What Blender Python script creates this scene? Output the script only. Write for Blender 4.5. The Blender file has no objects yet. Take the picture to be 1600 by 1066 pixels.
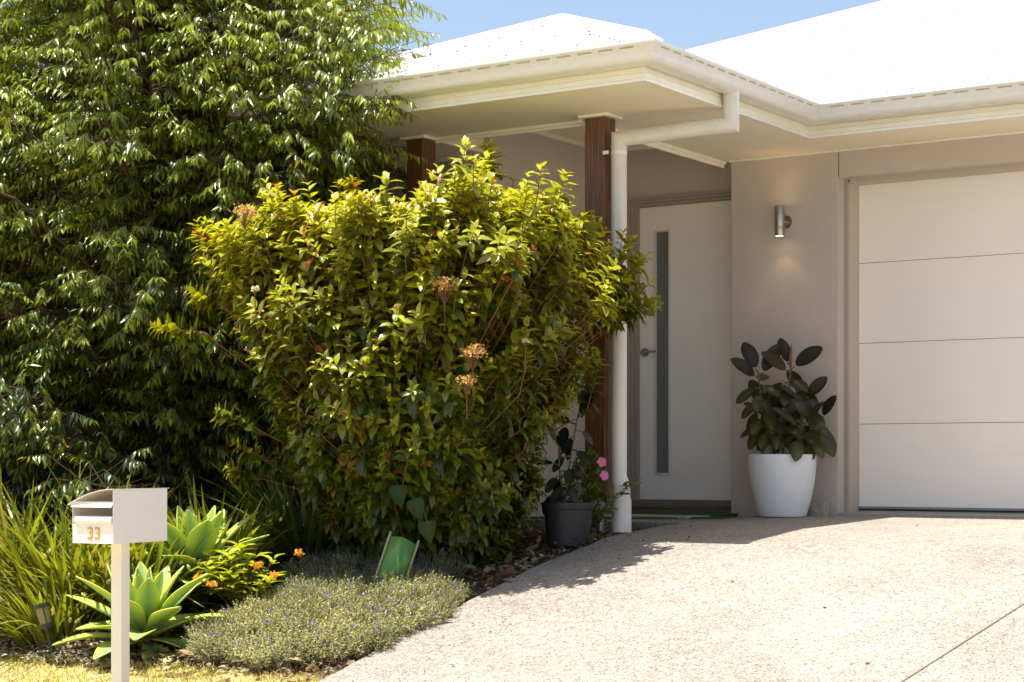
import bpy, bmesh, math, random
import numpy as np
from mathutils import Vector, Matrix
rnd = random.Random(7)
rng = np.random.default_rng(7)
scn = bpy.context.scene
R = math.radians

# ------------------------------------------------------------------ camera, sky, sun, exposure
# the origin is the camera's eye; x runs along the garage front, y into the house, the street is 1.6 m below the eye
cd = bpy.data.cameras.new('camera'); cam = bpy.data.objects.new('camera', cd); scn.collection.objects.link(cam)
cam.location = (0, 0, 0); cam.rotation_euler = (R(90), 0, R(33.54))
cd.sensor_width = 36; cd.lens = 36 * 2862 / 1600
cd.shift_y = (722 - 533) / 1600
cd.clip_start = 0.1; cd.clip_end = 3000
scn.camera = cam
SUN = Vector((-.104, -.193, .976)).normalized()
w = bpy.data.worlds.new('World'); scn.world = w; w.use_nodes = True
nt = w.node_tree; bg = nt.nodes['Background']
sky = nt.nodes.new('ShaderNodeTexSky'); sky.sky_type = 'NISHITA'; sky.sun_disc = False
sky.sun_elevation = math.asin(SUN.z); sky.sun_rotation = math.atan2(SUN.x, SUN.y)
sky.air_density = 1.0; sky.dust_density = 3.2; sky.ozone_density = .6
nt.links.new(sky.outputs[0], bg.inputs[0]); bg.inputs[1].default_value = .099
sl = bpy.data.lights.new('sun', 'SUN'); sl.energy = 4.7; sl.angle = R(.53); sl.color = (1, .96, .90)
so = bpy.data.objects.new('sun', sl); scn.collection.objects.link(so)
so.rotation_euler = SUN.to_track_quat('Z', 'Y').to_euler()
scn.view_settings.view_transform = 'Standard'; scn.view_settings.look = 'None'
scn.view_settings.exposure = 1.2; scn.view_settings.gamma = 1
scn.cycles.max_bounces = 10; scn.cycles.diffuse_bounces = 7; scn.cycles.transparent_max_bounces = 6
scn.cycles.use_denoising = True

# ------------------------------------------------------------------ helpers
C = scn.collection
def tag(o, label=None, cat=None, group=None, kind=None):
    if label: o['label'] = label
    if cat: o['category'] = cat
    if group: o['group'] = group
    if kind: o['kind'] = kind
    return o
def empty(name, loc, label=None, cat=None, group=None):
    o = bpy.data.objects.new(name, None); C.objects.link(o); o.location = loc
    o.empty_display_size = .1
    return tag(o, label, cat, group)
def link(name, me, mat, parent=None, smooth=False):
    o = bpy.data.objects.new(name, me); C.objects.link(o)
    if mat: me.materials.append(mat)
    if smooth: me.shade_smooth()
    if parent:
        o.parent = parent
        p = parent; off = Vector((0, 0, 0))
        while p: off += p.location; p = p.parent
        o.location = -off                       # meshes are written in world coordinates
    return o
class MB:
    def __init__(s): s.v = []; s.f = []; s.M = None
    def add(s, vs, fs):
        b = len(s.v)
        s.v += [tuple(s.M @ Vector(v)) if s.M else tuple(v) for v in vs]
        s.f += [tuple(b + i for i in f) for f in fs]; return s
    def box(s, x0, x1, y0, y1, z0, z1):
        return s.add([(x0,y0,z0),(x1,y0,z0),(x1,y1,z0),(x0,y1,z0),(x0,y0,z1),(x1,y0,z1),(x1,y1,z1),(x0,y1,z1)],
              [(3,2,1,0),(4,5,6,7),(0,1,5,4),(1,2,6,5),(2,3,7,6),(3,0,4,7)])
    def lathe(s, c, prof, n=40, closed=False):
        vs = []; k = len(prof)
        for i in range(n):
            a = 2*math.pi*i/n
            vs += [(c[0]+r*math.cos(a), c[1]+r*math.sin(a), c[2]+z) for r, z in prof]
        fs = [(i*k+j, ((i+1)%n)*k+j, ((i+1)%n)*k+j+1, i*k+j+1) for i in range(n) for j in range(k-1)]
        if closed:
            fs.append(tuple(((n-1-i)*k) for i in range(n))); fs.append(tuple(i*k+k-1 for i in range(n)))
        return s.add(vs, fs)
    def tube(s, pts, rad, n=12, caps=True):
        pts = [Vector(p) for p in pts]; m = len(pts)
        if not hasattr(rad, '__len__'): rad = [rad]*m
        vs = []; prev = None
        for i, p in enumerate(pts):
            d0 = (p-pts[i-1]).normalized() if i else None
            d1 = (pts[i+1]-p).normalized() if i < m-1 else None
            t = (d0 or d1) if not (d0 and d1) else (d0+d1).normalized()
            if prev is None:
                a = t.orthogonal().normalized()
            else:
                a = (prev - t*prev.dot(t)).normalized()
            prev = a; b = t.cross(a)
            k = 1
            if d0 and d1:                       # mitred joint
                cosh = max(.5, t.dot(d0)); q = d1-d0
                ax = (q - t*q.dot(t))
                ax = ax.normalized() if ax.length > 1e-4 else None
            else: ax = None
            for j in range(n):
                an = 2*math.pi*j/n
                o = a*math.cos(an)*rad[i] + b*math.sin(an)*rad[i]
                if ax is not None: o = o + ax*o.dot(ax)*(1/cosh-1)
                vs.append(p+o)
        fs = [(i*n+j, i*n+(j+1)%n, (i+1)*n+(j+1)%n, (i+1)*n+j) for i in range(m-1) for j in range(n)]
        if caps: fs.append(tuple(range(n-1, -1, -1))); fs.append(tuple((m-1)*n+j for j in range(n)))
        return s.add(vs, fs)
    def sweep(s, path, prof, closed_prof=False):
        """profile of (outward, z) carried along a plan path with mitred corners; outward is to the right of travel"""
        P = [Vector((p[0], p[1])) for p in path]; n = len(P); k = len(prof); vs = []
        for i, p in enumerate(P):
            nn = []
            if i: d = (p-P[i-1]).normalized(); nn.append(Vector((d.y, -d.x)))
            if i < n-1: d = (P[i+1]-p).normalized(); nn.append(Vector((d.y, -d.x)))
            m = nn[0] if len(nn) == 1 else (nn[0]+nn[1])/(1+nn[0].dot(nn[1]))
            vs += [(p.x+m.x*o, p.y+m.y*o, z) for o, z in prof]
        K = k if closed_prof else k-1
        fs = [(i*k+j, (i+1)*k+j, (i+1)*k+(j+1)%k, i*k+(j+1)%k) for i in range(n-1) for j in range(K)]
        return s.add(vs, fs)
    def build(s, name, mat, parent=None, smooth=False, bevel=0, solid=0, fix=True):
        me = bpy.data.meshes.new(name); me.from_pydata(s.v, [], s.f)
        if fix:
            bm = bmesh.new(); bm.from_mesh(me); bmesh.ops.recalc_face_normals(bm, faces=bm.faces); bm.to_mesh(me); bm.free()
        o = link(name, me, mat, parent, smooth)
        if solid: m = o.modifiers.new('s', 'SOLIDIFY'); m.thickness = solid; m.offset = -1
        if bevel:
            m = o.modifiers.new('b', 'BEVEL'); m.width = bevel; m.segments = 2; m.limit_method = 'ANGLE'; m.angle_limit = R(40)
            me.shade_smooth() if smooth else None
        return o
def autosmooth(o, ang=40):
    me = o.data; bm = bmesh.new(); bm.from_mesh(me)
    for e in bm.edges:
        e.smooth = not (len(e.link_faces) == 2 and e.calc_face_angle(0) > R(ang))
    for f in bm.faces: f.smooth = True
    bm.to_mesh(me); bm.free(); return o

# ------------------------------------------------------------------ materials
def mat(name, col=(.5,.5,.5), rough=.5, metal=0, spec=.5, noise=0, nscale=20, bump=0, bscale=200, stretch=(1,1,1), coat=0, trans=0, bdist=.002):
    m = bpy.data.materials.new(name); m.use_nodes = True; t = m.node_tree; p = t.nodes['Principled BSDF']
    p.inputs['Base Color'].default_value = (*col, 1); p.inputs['Roughness'].default_value = rough
    p.inputs['Metallic'].default_value = metal; p.inputs['Specular IOR Level'].default_value = spec
    p.inputs['Coat Weight'].default_value = coat; p.inputs['Transmission Weight'].default_value = trans
    tc = t.nodes.new('ShaderNodeTexCoord'); mp = t.nodes.new('ShaderNodeMapping')
    mp.inputs['Scale'].default_value = stretch; t.links.new(tc.outputs['Object'], mp.inputs[0])
    if noise:
        n = t.nodes.new('ShaderNodeTexNoise'); n.inputs['Scale'].default_value = nscale; n.inputs['Detail'].default_value = 6; n.inputs['Roughness'].default_value = .62
        t.links.new(mp.outputs[0], n.inputs['Vector'])
        r = t.nodes.new('ShaderNodeMapRange'); r.inputs[1].default_value = .25; r.inputs[2].default_value = .75
        r.inputs[3].default_value = 1-noise; r.inputs[4].default_value = 1+noise*.5
        mx = t.nodes.new('ShaderNodeVectorMath'); mx.operation = 'SCALE'; mx.inputs[0].default_value = col
        t.links.new(n.outputs[0], r.inputs[0]); t.links.new(r.outputs[0], mx.inputs['Scale']); t.links.new(mx.outputs[0], p.inputs['Base Color'])
    if bump:
        n2 = t.nodes.new('ShaderNodeTexNoise'); n2.inputs['Scale'].default_value = bscale; n2.inputs['Detail'].default_value = 4
        t.links.new(mp.outputs[0], n2.inputs['Vector'])
        b = t.nodes.new('ShaderNodeBump'); b.inputs['Strength'].default_value = bump; b.inputs['Distance'].default_value = bdist
        t.links.new(n2.outputs[0], b.inputs['Height']); t.links.new(b.outputs[0], p.inputs['Normal'])
    return m
def leafmat(name, rough=.35, trans=.35, tcol=(1.5,1.6,.5), spec=.5):
    m = bpy.data.materials.new(name); m.use_nodes = True; t = m.node_tree; p = t.nodes['Principled BSDF']; out = t.nodes['Material Output']
    a = t.nodes.new('ShaderNodeAttribute'); a.attribute_name = 'leafcol'
    t.links.new(a.outputs['Color'], p.inputs['Base Color']); p.inputs['Roughness'].default_value = rough; p.inputs['Specular IOR Level'].default_value = spec
    tr = t.nodes.new('ShaderNodeBsdfTranslucent'); mul = t.nodes.new('ShaderNodeVectorMath'); mul.operation = 'MULTIPLY'; mul.inputs[1].default_value = tcol
    t.links.new(a.outputs['Color'], mul.inputs[0]); t.links.new(mul.outputs[0], tr.inputs[0])
    mx = t.nodes.new('ShaderNodeMixShader'); mx.inputs[0].default_value = trans
    t.links.new(p.outputs[0], mx.inputs[1]); t.links.new(tr.outputs[0], mx.inputs[2]); t.links.new(mx.outputs[0], out.inputs[0])
    return m
M = {}
M['render'] = mat('rendered_wall', (.55,.475,.42), .9, noise=.06, nscale=3, bump=.5, bscale=260, bdist=.003)
M['render_trim'] = mat('trim_paint', (.52,.44,.37), .6, noise=.05, nscale=8)
M['frame_paint'] = mat('frame_paint', (.38,.335,.29), .5, noise=.05, nscale=8)
M['door'] = mat('door_paint', (.91,.89,.85), .45, noise=.04, nscale=5, bump=.15, bscale=120)
M['garage'] = mat('garage_paint', (.90,.84,.77), .5, noise=.022, nscale=14, stretch=(.25,1,4), bump=.35, bscale=60, bdist=.0015)
M['cream'] = mat('cream_metal', (.85,.81,.68), .38, noise=.07, nscale=9, bump=.05, bscale=20)
M['gutter'] = mat('gutter_metal', (.72,.69,.62), .33, noise=.10, nscale=14, stretch=(1,1,3), bump=.06, bscale=18)
M['soffit'] = mat('soffit_paint', (.90,.79,.60), .75, noise=.05, nscale=2.5)
M['roof'] = mat('roof_steel', (.80,.80,.79), .42, noise=.05, nscale=6)
M['screw'] = mat('screw_head', (.24,.25,.26), .5, .3)
M['dark'] = mat('dark_gap', (.03,.028,.025), .8)
M['slot'] = mat('slot_shadow_metal', (.42,.33,.22), .7)
M['glass'] = mat("obscure_glass", (.17,.185,.185), .22, noise=.12, nscale=30, bump=.3, bscale=300)
M['steel'] = mat('brushed_steel', (.48,.45,.41), .3, 1, noise=.2, nscale=60, stretch=(1,1,.05))
M['galv'] = mat('galvanised', (.42,.45,.48), .4, .9, noise=.2, nscale=40)
M['pvc'] = mat('pvc_paint', (.70,.66,.60), .4, noise=.07, nscale=10)
M['pot'] = mat('white_pot', (.79,.80,.82), .45, noise=.05, nscale=12, bump=.1, bscale=40)
M['blackpot'] = mat('black_plastic', (.028,.03,.036), .5, noise=.2, nscale=30)
M['soil'] = mat('potting_soil', (.05,.035,.025), .95, noise=.6, nscale=120, bump=1, bscale=150, bdist=.01)
M['mail'] = mat('mailbox_paint', (.84,.79,.72), .35, noise=.03, nscale=8)
M['gold'] = mat('gold_numeral', (.50,.34,.11), .4, .2)
M['bark'] = mat('pale_bark', (.17,.12,.085), .9, noise=.5, nscale=18, bump=.8, bscale=60, bdist=.01)
M['twig'] = mat('red_twig', (.20,.085,.035), .7, noise=.3, nscale=60)
M['treetwig'] = mat('tree_twig', (.075,.038,.02), .8, noise=.3, nscale=60)
M['stem'] = mat('green_stem', (.12,.11,.04), .7, noise=.3, nscale=60)
M['guard'] = mat('green_corflute', (.06,.17,.025), .4, noise=.12, nscale=25)
M['stake'] = mat('grey_stake', (.30,.27,.2), .9, noise=.3, nscale=60)
M['turf'] = mat('artificial_turf', (.05,.12,.02), .95, noise=.6, nscale=300, bump=1, bscale=500, bdist=.006)
M['pink'] = mat('pink_paver', (.42,.33,.31), .8, noise=.15, nscale=30)
M['block'] = mat('offcut', (.42,.36,.27), .9, noise=.35, nscale=22, bump=.4, bscale=100)
M['solar'] = mat('solar_plastic', (.025,.025,.027), .45, noise=.2, nscale=50)
M['lens'] = mat('amber_lens', (.40,.36,.16), .15, trans=.5)
M['leaf'] = leafmat('leaf', .33, .27, (1.7,1.7,.35), .48)
M['leaf_gloss'] = leafmat('leaf_gloss', .31, .36, (1.6,1.5,.30), .55)
M['leaf_dark'] = leafmat('leaf_thick', .28, .05, (1.2,1.2,.6), .28)
M['leaf_matte'] = leafmat('leaf_matte', .6, .28, (1.2,1.25,.5), .25)
M['leaf_succ'] = leafmat('leaf_succulent', .48, .22, (1.3,1.35,.35), .35)
M['petal'] = leafmat('petal', .6, .35, (1.1,1,1), .2)
M['blade'] = leafmat('blade', .42, .3, (1.35,1.3,.4), .35)

def timber():
    m = mat('merbau_timber', (.12,.036,.012), .45, coat=.15); t = m.node_tree; p = t.nodes['Principled BSDF']
    tc = t.nodes.new('ShaderNodeTexCoord'); mp = t.nodes.new('ShaderNodeMapping'); mp.inputs['Scale'].default_value = (60,60,2.2)
    n = t.nodes.new('ShaderNodeTexNoise'); n.inputs['Scale'].default_value = 1.6; n.inputs['Detail'].default_value = 8; n.inputs['Distortion'].default_value = .6
    cr = t.nodes.new('ShaderNodeValToRGB'); e = cr.color_ramp.elements; e[0].position = .3; e[0].color = (.06,.019,.008,1); e[1].position = .75; e[1].color = (.22,.088,.03,1)
    t.links.new(tc.outputs['Object'], mp.inputs[0]); t.links.new(mp.outputs[0], n.inputs['Vector']); t.links.new(n.outputs[0], cr.inputs[0]); t.links.new(cr.outputs[0], p.inputs['Base Color'])
    b = t.nodes.new('ShaderNodeBump'); b.inputs['Strength'].default_value = .3; b.inputs['Distance'].default_value = .001
    t.links.new(n.outputs[0], b.inputs['Height']); t.links.new(b.outputs[0], p.inputs['Normal'])
    return m
M['timber'] = timber()
def aggregate():
    m = bpy.data.materials.new('exposed_aggregate'); m.use_nodes = True; t = m.node_tree; p = t.nodes['Principled BSDF']; L = t.links.new; N = t.nodes.new
    tc = N('ShaderNodeTexCoord')
    def vor(sc, feat='F1'):
        v = N('ShaderNodeTexVoronoi'); v.inputs['Scale'].default_value = sc; v.feature = feat
        L(tc.outputs['Object'], v.inputs['Vector']); return v
    v = vor(112); sep = N('ShaderNodeSeparateColor'); L(v.outputs['Color'], sep.inputs[0])
    cr = N('ShaderNodeValToRGB'); cr.color_ramp.interpolation = 'LINEAR'; e = cr.color_ramp.elements
    e[0].position = 0; e[0].color = (.10,.095,.09,1); e[1].position = 1; e[1].color = (.74,.67,.56,1)
    for ps, c in [(.14,(.20,.19,.18)),(.3,(.44,.39,.325)),(.5,(.58,.49,.38)),(.66,(.34,.325,.31)),(.8,(.64,.56,.46))]:
        k = e.new(ps); k.color = (*c, 1)
    L(sep.outputs[0], cr.inputs[0])
    # matrix between stones
    r = N('ShaderNodeMapRange'); r.inputs[1].default_value = .42; r.inputs[2].default_value = .62; L(v.outputs['Distance'], r.inputs[0])
    mx = N('ShaderNodeMix'); mx.data_type = 'RGBA'; L(r.outputs[0], mx.inputs[0]); L(cr.outputs[0], mx.inputs[6]); mx.inputs[7].default_value = (.46,.405,.33,1)
    # broad weathering
    n = N('ShaderNodeTexNoise'); n.inputs['Scale'].default_value = 1.1; n.inputs['Detail'].default_value = 7; n.inputs['Roughness'].default_value = .65; L(tc.outputs['Object'], n.inputs['Vector'])
    n3 = N('ShaderNodeTexNoise'); n3.inputs['Scale'].default_value = 24; n3.inputs['Detail'].default_value = 5; L(tc.outputs['Object'], n3.inputs['Vector'])
    a = N('ShaderNodeMath'); a.operation = 'ADD'; L(n.outputs[0], a.inputs[0]); L(n3.outputs[0], a.inputs[1])
    r2 = N('ShaderNodeMapRange'); r2.inputs[1].default_value = .7; r2.inputs[2].default_value = 1.3; r2.inputs[3].default_value = .42; r2.inputs[4].default_value = .70; L(a.outputs[0], r2.inputs[0])
    sc = N('ShaderNodeVectorMath'); sc.operation = 'SCALE'; L(mx.outputs[2], sc.inputs[0]); L(r2.outputs[0], sc.inputs['Scale'])
    L(sc.outputs[0], p.inputs['Base Color']); p.inputs['Roughness'].default_value = .72; p.inputs['Specular IOR Level'].default_value = .3
    b = N('ShaderNodeBump'); b.inputs['Strength'].default_value = .8; b.inputs['Distance'].default_value = .006; b.invert = True
    L(v.outputs['Distance'], b.inputs['Height']); L(b.outputs[0], p.inputs['Normal'])
    return m
M['aggregate'] = aggregate()
def groundmat(name, cols, scale, bumpd):
    m = bpy.data.materials.new(name); m.use_nodes = True; t = m.node_tree; p = t.nodes['Principled BSDF']; L = t.links.new; N = t.nodes.new
    tc = N('ShaderNodeTexCoord'); n = N('ShaderNodeTexNoise'); n.inputs['Scale'].default_value = scale; n.inputs['Detail'].default_value = 9; n.inputs['Roughness'].default_value = .72
    L(tc.outputs['Object'], n.inputs['Vector'])
    cr = N('ShaderNodeValToRGB'); e = cr.color_ramp.elements; e[0].position = .32; e[0].color = (*cols[0],1); e[1].position = .68; e[1].color = (*cols[-1],1)
    for i, c in enumerate(cols[1:-1]): k = e.new(.32+.36*(i+1)/(len(cols)-1)); k.color = (*c,1)
    L(n.outputs[0], cr.inputs[0]); L(cr.outputs[0], p.inputs['Base Color']); p.inputs['Roughness'].default_value = .95; p.inputs['Specular IOR Level'].default_value = .1
    b = N('ShaderNodeBump'); b.inputs['Strength'].default_value = 1; b.inputs['Distance'].default_value = bumpd; L(n.outputs[0], b.inputs['Height']); L(b.outputs[0], p.inputs['Normal'])
    return m
M['mulch'] = groundmat('mulch', [(.03,.02,.013),(.12,.075,.045),(.22,.16,.10)], 38, .03)
M['lawn'] = groundmat('dry_lawn', [(.34,.26,.10),(.50,.40,.19),(.42,.40,.13)], 26, .02)
M['earth'] = groundmat('earth', [(.34,.30,.22),(.42,.38,.28),(.48,.42,.32)], 1.2, .05)

# ------------------------------------------------------------------ ground profile
PV = [-400,-30,0,2,4,5,5.7,6.3,7,8,8.8,9.4,10.9,30,400]
PZ = [-1.75,-1.7,-1.6,-1.5,-1.33,-1.2,-1.09,-.97,-.80,-.56,-.42,-.375,-.34,-.34,-.3]
def gz(v): return np.interp(v, PV, PZ)
def sheet(name, x0, x1, y0, y1, dz, m, nx=2, ny=None, rough=0, edge=None):
    """a strip of ground following the slope, with a skirt so that it has real thickness"""
    ys = np.linspace(y0, y1, ny or max(2, int((y1-y0)/.1)))
    xs = np.linspace(x0, x1, nx); vs = []; fs = []
    for j, y in enumerate(ys):
        for i, x in enumerate(xs):
            e = edge(y) if (edge and i == 0) else 0
            z = float(gz(y))+dz + (rough*(rng.random()-.5) if rough else 0)
            vs.append((x+e, y, z))
    for j in range(len(ys)-1):
        for i in range(nx-1):
            a = j*nx+i; fs.append((a, a+1, a+nx+1, a+nx))
    b = len(vs)
    for j, y in enumerate(ys): vs.append((x0+(edge(y) if edge else 0), y, float(gz(y))+dz-.1))
    for j in range(len(ys)-1): fs.append((j*nx, (j+1)*nx, b+j+1, b+j))
    b = len(vs)
    for i, x in enumerate(xs): vs.append((x, y0, float(gz(y0))+dz-.1))
    for i in range(nx-1): fs.append((i+1, i, b+i, b+i+1))
    mb = MB(); mb.add(vs, fs); o = mb.build(name, m, fix=False, smooth=False)
    return o
g = MB()
ys = [-400,-30,-8,0,2,4,5,5.7,6.3,7,8,8.8,9.4,10.9,30,400]
g.add([(x, y, float(gz(y))-.12) for y in ys for x in (-400,-20,20,400)], [(4*j+i,4*j+i+1,4*j+i+5,4*j+i+4) for j in range(len(ys)-1) for i in range(3)])
tag(g.build('ground', M['earth'], fix=False), kind='structure')
tag(sheet('driveway', -5.2, 9.0, -2.0, 10.93, 0, M['aggregate'], nx=2, edge=lambda y: .006*math.sin(y*9)+.004*math.sin(y*31)), kind='structure')
tag(sheet('garden_bed', -14, -5.19, 6.25, 10.0, -.035, M['mulch'], nx=160, ny=70, rough=.03), kind='structure')
tag(sheet('lawn', -14, -5.21, -2.0, 6.42, -.03, M['lawn'], nx=160, ny=150, rough=.012), kind='structure')
pf = MB(); pf.box(-9, -5.18, 9.6, 11.4, -.6, -.362)
tag(pf.build('porch_floor', M['aggregate']), kind='structure')
# saw-cut control joint across the driveway (a narrow recess line, laid as its own strip)
jm = MB(); n = 20
for i in range(n):
    t0, t1 = i/n, (i+1)/n
    pts = []
    for t in (t0, t1):
        y = .5+10.4*t; x = -2.67+.15*(y-6.77)
        pts.append((x, y))
    (xa, ya), (xb, yb) = pts
    jm.add([(xa-.004, ya, gz(ya)+.004), (xa+.004, ya, gz(ya)+.004), (xb+.004, yb, gz(yb)+.004), (xb-.004, yb, gz(yb)+.004)], [(0,1,2,3)])
tag(jm.build('driveway_joint', mat('joint', (.16,.12,.08), .9), fix=False), kind='structure')

# ------------------------------------------------------------------ the house
S = 1.994; V0 = 11.205; V1 = 10.925; CE = 2.216; GZ = 2.17
house = empty('house', (-5, 11, -.34), 'single storey house with beige rendered walls, white steel roof and a timber post porch', 'house')
wb = MB()
wb.box(-5.50, -4.738, V1, V1+.35, -.45, S-.002)                       # pier with the wall lamp
wb.build('wall', M['render'], house, bevel=.004)
wb = MB(); wb.box(-6.63, -6.452, V0, V0+.2, -.45, CE); wb.box(-6.452, -5.44, V0, V0+.2, 1.845, CE)
wb.box(-6.452, -5.44, V0+.004, V0+.2, -.45, -.325)
wb.build('wall', M['render'], house)
wb = MB(); wb.box(-6.83, -6.63, 9.75, 11.4, -.45, CE-.002); wb.build('wall', M['render'], house)     # side wall of the porch
wb = MB(); wb.box(-6.88, -6.83, 9.752, 10.0, -.45, S); wb.box(-20, -7.31, 9.75, 10.0, -.9, S); wb.box(-7.31, -6.88, 9.752, 10.0, -.9, -.3); wb.build('wall', M['render'], house)
wb = MB(); wb.box(-7.31, -6.88, 9.80, 9.86, -.3, S-.01); wb.build('wall_panel', mat('pale_panel', (.52,.50,.40), .6), house)
# header over the garage, stepped reveals
wb = MB(); wb.box(-4.732, 7, V1-.003, V1+.35, 1.819, S-.002); wb.build('garage_header', M['render'], house, bevel=.004)
fr = MB(); fr.box(-4.738, -4.71, V1+.095, V1+.35, -.36, 1.819); fr.build('garage_frame', M['frame_paint'], house)
fr = MB(); fr.box(-4.71, -4.700, V1+.10, V1+.30, -.36, 1.80); fr.box(-4.70, 7, V1+.10, V1+.30, 1.795, 1.8185); fr.build('garage_frame', M['render_trim'], house)
gd = empty('garage_door', (0,0,0)); gd.parent = house; gd.location = -house.location
gy = V1+.245
gzs = [-.301, .246, .770, 1.290, 1.83]
for i in range(4):
    b = MB(); b.box(-4.699, 6.9, gy, gy+.04, gzs[i]+(.0016 if i else .012), gzs[i+1]-.0016); b.build('panel', M['garage'], gd, bevel=.002)
b = MB(); b.box(-4.699, 6.9, gy+.012, gy+.035, -.30, 1.80); b.build('backing', M['dark'], gd)
b = MB(); b.box(-4.699, 6.9, gy-.004, gy+.01, -.301, -.291); b.build('bottom_rail', mat('rail_grey', (.3,.3,.32), .5, .3), gd)
b = MB(); b.box(-4.699, 6.9, gy-.001, gy+.03, -.316, -.302); b.build('bottom_seal', M['dark'], gd)
b = MB(); b.box(-4.735, 7, V1-.0, V1+.4, -.45, -.325); b.build('threshold', mat('threshold_concrete', (.36,.33,.29), .9, noise=.15, nscale=30), house, bevel=.004)
# front door
fy = V0-.012
fr = MB()
fr.box(-6.452, -6.42, fy-.02, V0+.05, -.325, 1.845); fr.box(-6.42, -6.395, fy-.005, V0+.05, -.30, 1.83); fr.box(-6.395, -6.369, fy+.01, V0+.05, -.30, 1.81)
fr.box(-6.42, -5.44, fy-.02, V0+.05, 1.83, 1.845); fr.box(-6.395, -5.44, fy-.005, V0+.05, 1.81, 1.83); fr.box(-6.369, -5.44, fy+.01, V0+.05, 1.787, 1.81)
fr.box(-5.543, -5.44, fy-.01, V0+.05, -.30, 1.787)
fr.build('door_frame', M['frame_paint'], house, bevel=.002)
fr = MB(); fr.box(-6.452, -5.44, fy-.02, V0+.05, -.30, -.268); fr.build('door_sill', mat('sill', (.23,.19,.16), .5), house)
fr = MB(); fr.box(-6.42, -5.44, fy-.026, V0+.002, -.32, -.302); fr.build('sill_nosing', mat('sill_brown', (.20,.12,.07), .5), house)
do = empty('front_door', (0,0,0)); do.parent = house; do.location = -house.location
dy = V0+.02
b = MB()
gx0, gx1, gz0, gz1 = -6.232, -6.133, -.077, 1.605
b.box(-6.366, gx0-.018, dy, dy+.04, -.263, 1.784); b.box(gx1+.012, -5.545, dy, dy+.04, -.263, 1.784)
b.box(gx0-.018, gx1+.012, dy, dy+.04, -.263, gz0-.015); b.box(gx0-.018, gx1+.012, dy, dy+.04, gz1+.012, 1.784)
b.build('leaf', M['door'], do, bevel=.0015)
b = MB(); b.box(gx0-.018, gx0, dy-.006, dy+.03, gz0-.015, gz1+.012); b.box(gx1, gx1+.012, dy-.006, dy+.03, gz0-.015, gz1+.012)
b.box(gx0, gx1, dy-.006, dy+.03, gz1, gz1+.012); b.box(gx0, gx1, dy-.006, dy+.03, gz0-.015, gz0); b.build('glazing_bead', mat('bead', (.72,.70,.66), .35), do)
b = MB(); b.box(gx0, gx1, dy+.01, dy+.02, gz0, gz1); b.build('glass', M['glass'], do)
b = MB(); b.tube([(-6.318, dy, .767), (-6.318, dy-.012, .767)], .031, 24); b.tube([(-6.318, dy-.01, .767), (-6.318, dy-.05, .767), (-6.21, dy-.055, .770)], [.011,.011,.008], 12)
autosmooth(b.build('handle', mat('satin_chrome', (.42,.42,.43), .25, 1), do))

b = MB(); b.box(-6.6,-5.42,V0+.21,V0+.3,-.45,2.2); b.build('light_leak_slab', M['dark'], house)  # unseen dark slab added behind the door to stop light leaking through
# soffits (10 mm sheets), porch ceiling and the bulkhead faces between them
b = MB()
for bx_ in [(-7.38, -4.705, 8.345, 9.14, S, S+.01), (-5.55, -4.705, 9.14, 10.395, S, S+.01), (-5.55, 7, 10.395, V1+.02, S, S+.01), (-7.38, -6.69, 9.14, 9.76, S, S+.01), (-20, -7.38, 9.0, 9.76, S, S+.01)]:
    b = MB(); b.box(*bx_); b.build('eaves_soffit', M['soffit'], house)
for bx_ in [(-5.555, -5.54, 9.14, V0, S+.01, CE), (-6.69, -5.555, 9.135, 9.15, S+.01, CE), (-6.695, -6.68, 9.15, 9.748, S-.002, CE)]:
    b = MB(); b.box(*bx_); b.build('bulkhead', M['soffit'], house)
b = MB(); b.box(-6.70, -5.5, 9.1, V0+.05, CE, CE+.01); b.build('porch_ceiling', M['soffit'], house)
b = MB()
for bx_ in [(-5.575, -5.535, 9.10, V1-.001, S-.018, S-.001), (-5.56, -5.548, 9.10, V1-.001, S-.042, S-.018), (-6.70, -5.575, 9.12, 9.16, S-.018, S-.001), (-6.70, -5.575, 9.14, 9.15, S-.032, S-.018), (-6.629, -6.60, 9.752, V0-.001, CE-.03, CE-.001), (-6.60, -5.56, V0-.03, V0-.001, CE-.03, CE-.001), (-4.73, 7, V1-.03, V1-.004, S-.012, S-.001), (-5.50, -4.73, V1-.03, V1-.001, S-.012, S-.001), (-20, -6.83, 9.72, 9.749, S-.03, S-.001)]:
    b = MB(); b.box(*bx_); b.build('cornice', M['cream'], house)
# fascia and gutter, one run each round portico and garage
path = [(-7.38, 9.0), (-7.38, 8.34), (-4.70, 8.34), (-4.70, 10.39), (7, 10.39)]
fp = [(-.02,2.12),(0,2.12),(0,2.062),(.004,2.058),(.004,2.034),(.010,2.030),(.010,2.004),(.016,2.0),(.016,1.984),(-.02,1.984)]
b = MB(); b.sweep(path, fp, True); b.build('fascia', M['cream'], house)
b = MB(); b.sweep([(-20, 9.0), (-7.38, 9.0)], fp, True); b.build('fascia', M['cream'], house)
gp = [(.002,2.145),(.002,2.068),(.030,2.058),(.070,2.056),(.098,2.062),(.112,2.074),(.119,2.092),(.121,2.148),(.126,2.152),(.130,2.160),(.128,2.170),(.120,2.172),(.112,2.168),(.112,2.16),(.114,2.150),(.112,2.096),(.100,2.070)]
b = MB(); b.sweep(path, gp); gut = b.build('gutter', M['gutter'], house, fix=False); autosmooth(gut, 50)
gut2 = MB(); gut2.sweep([(-20, 9.0), (-7.5, 9.0)], gp); autosmooth(gut2.build('gutter', M['gutter'], house, fix=False), 50)
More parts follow.
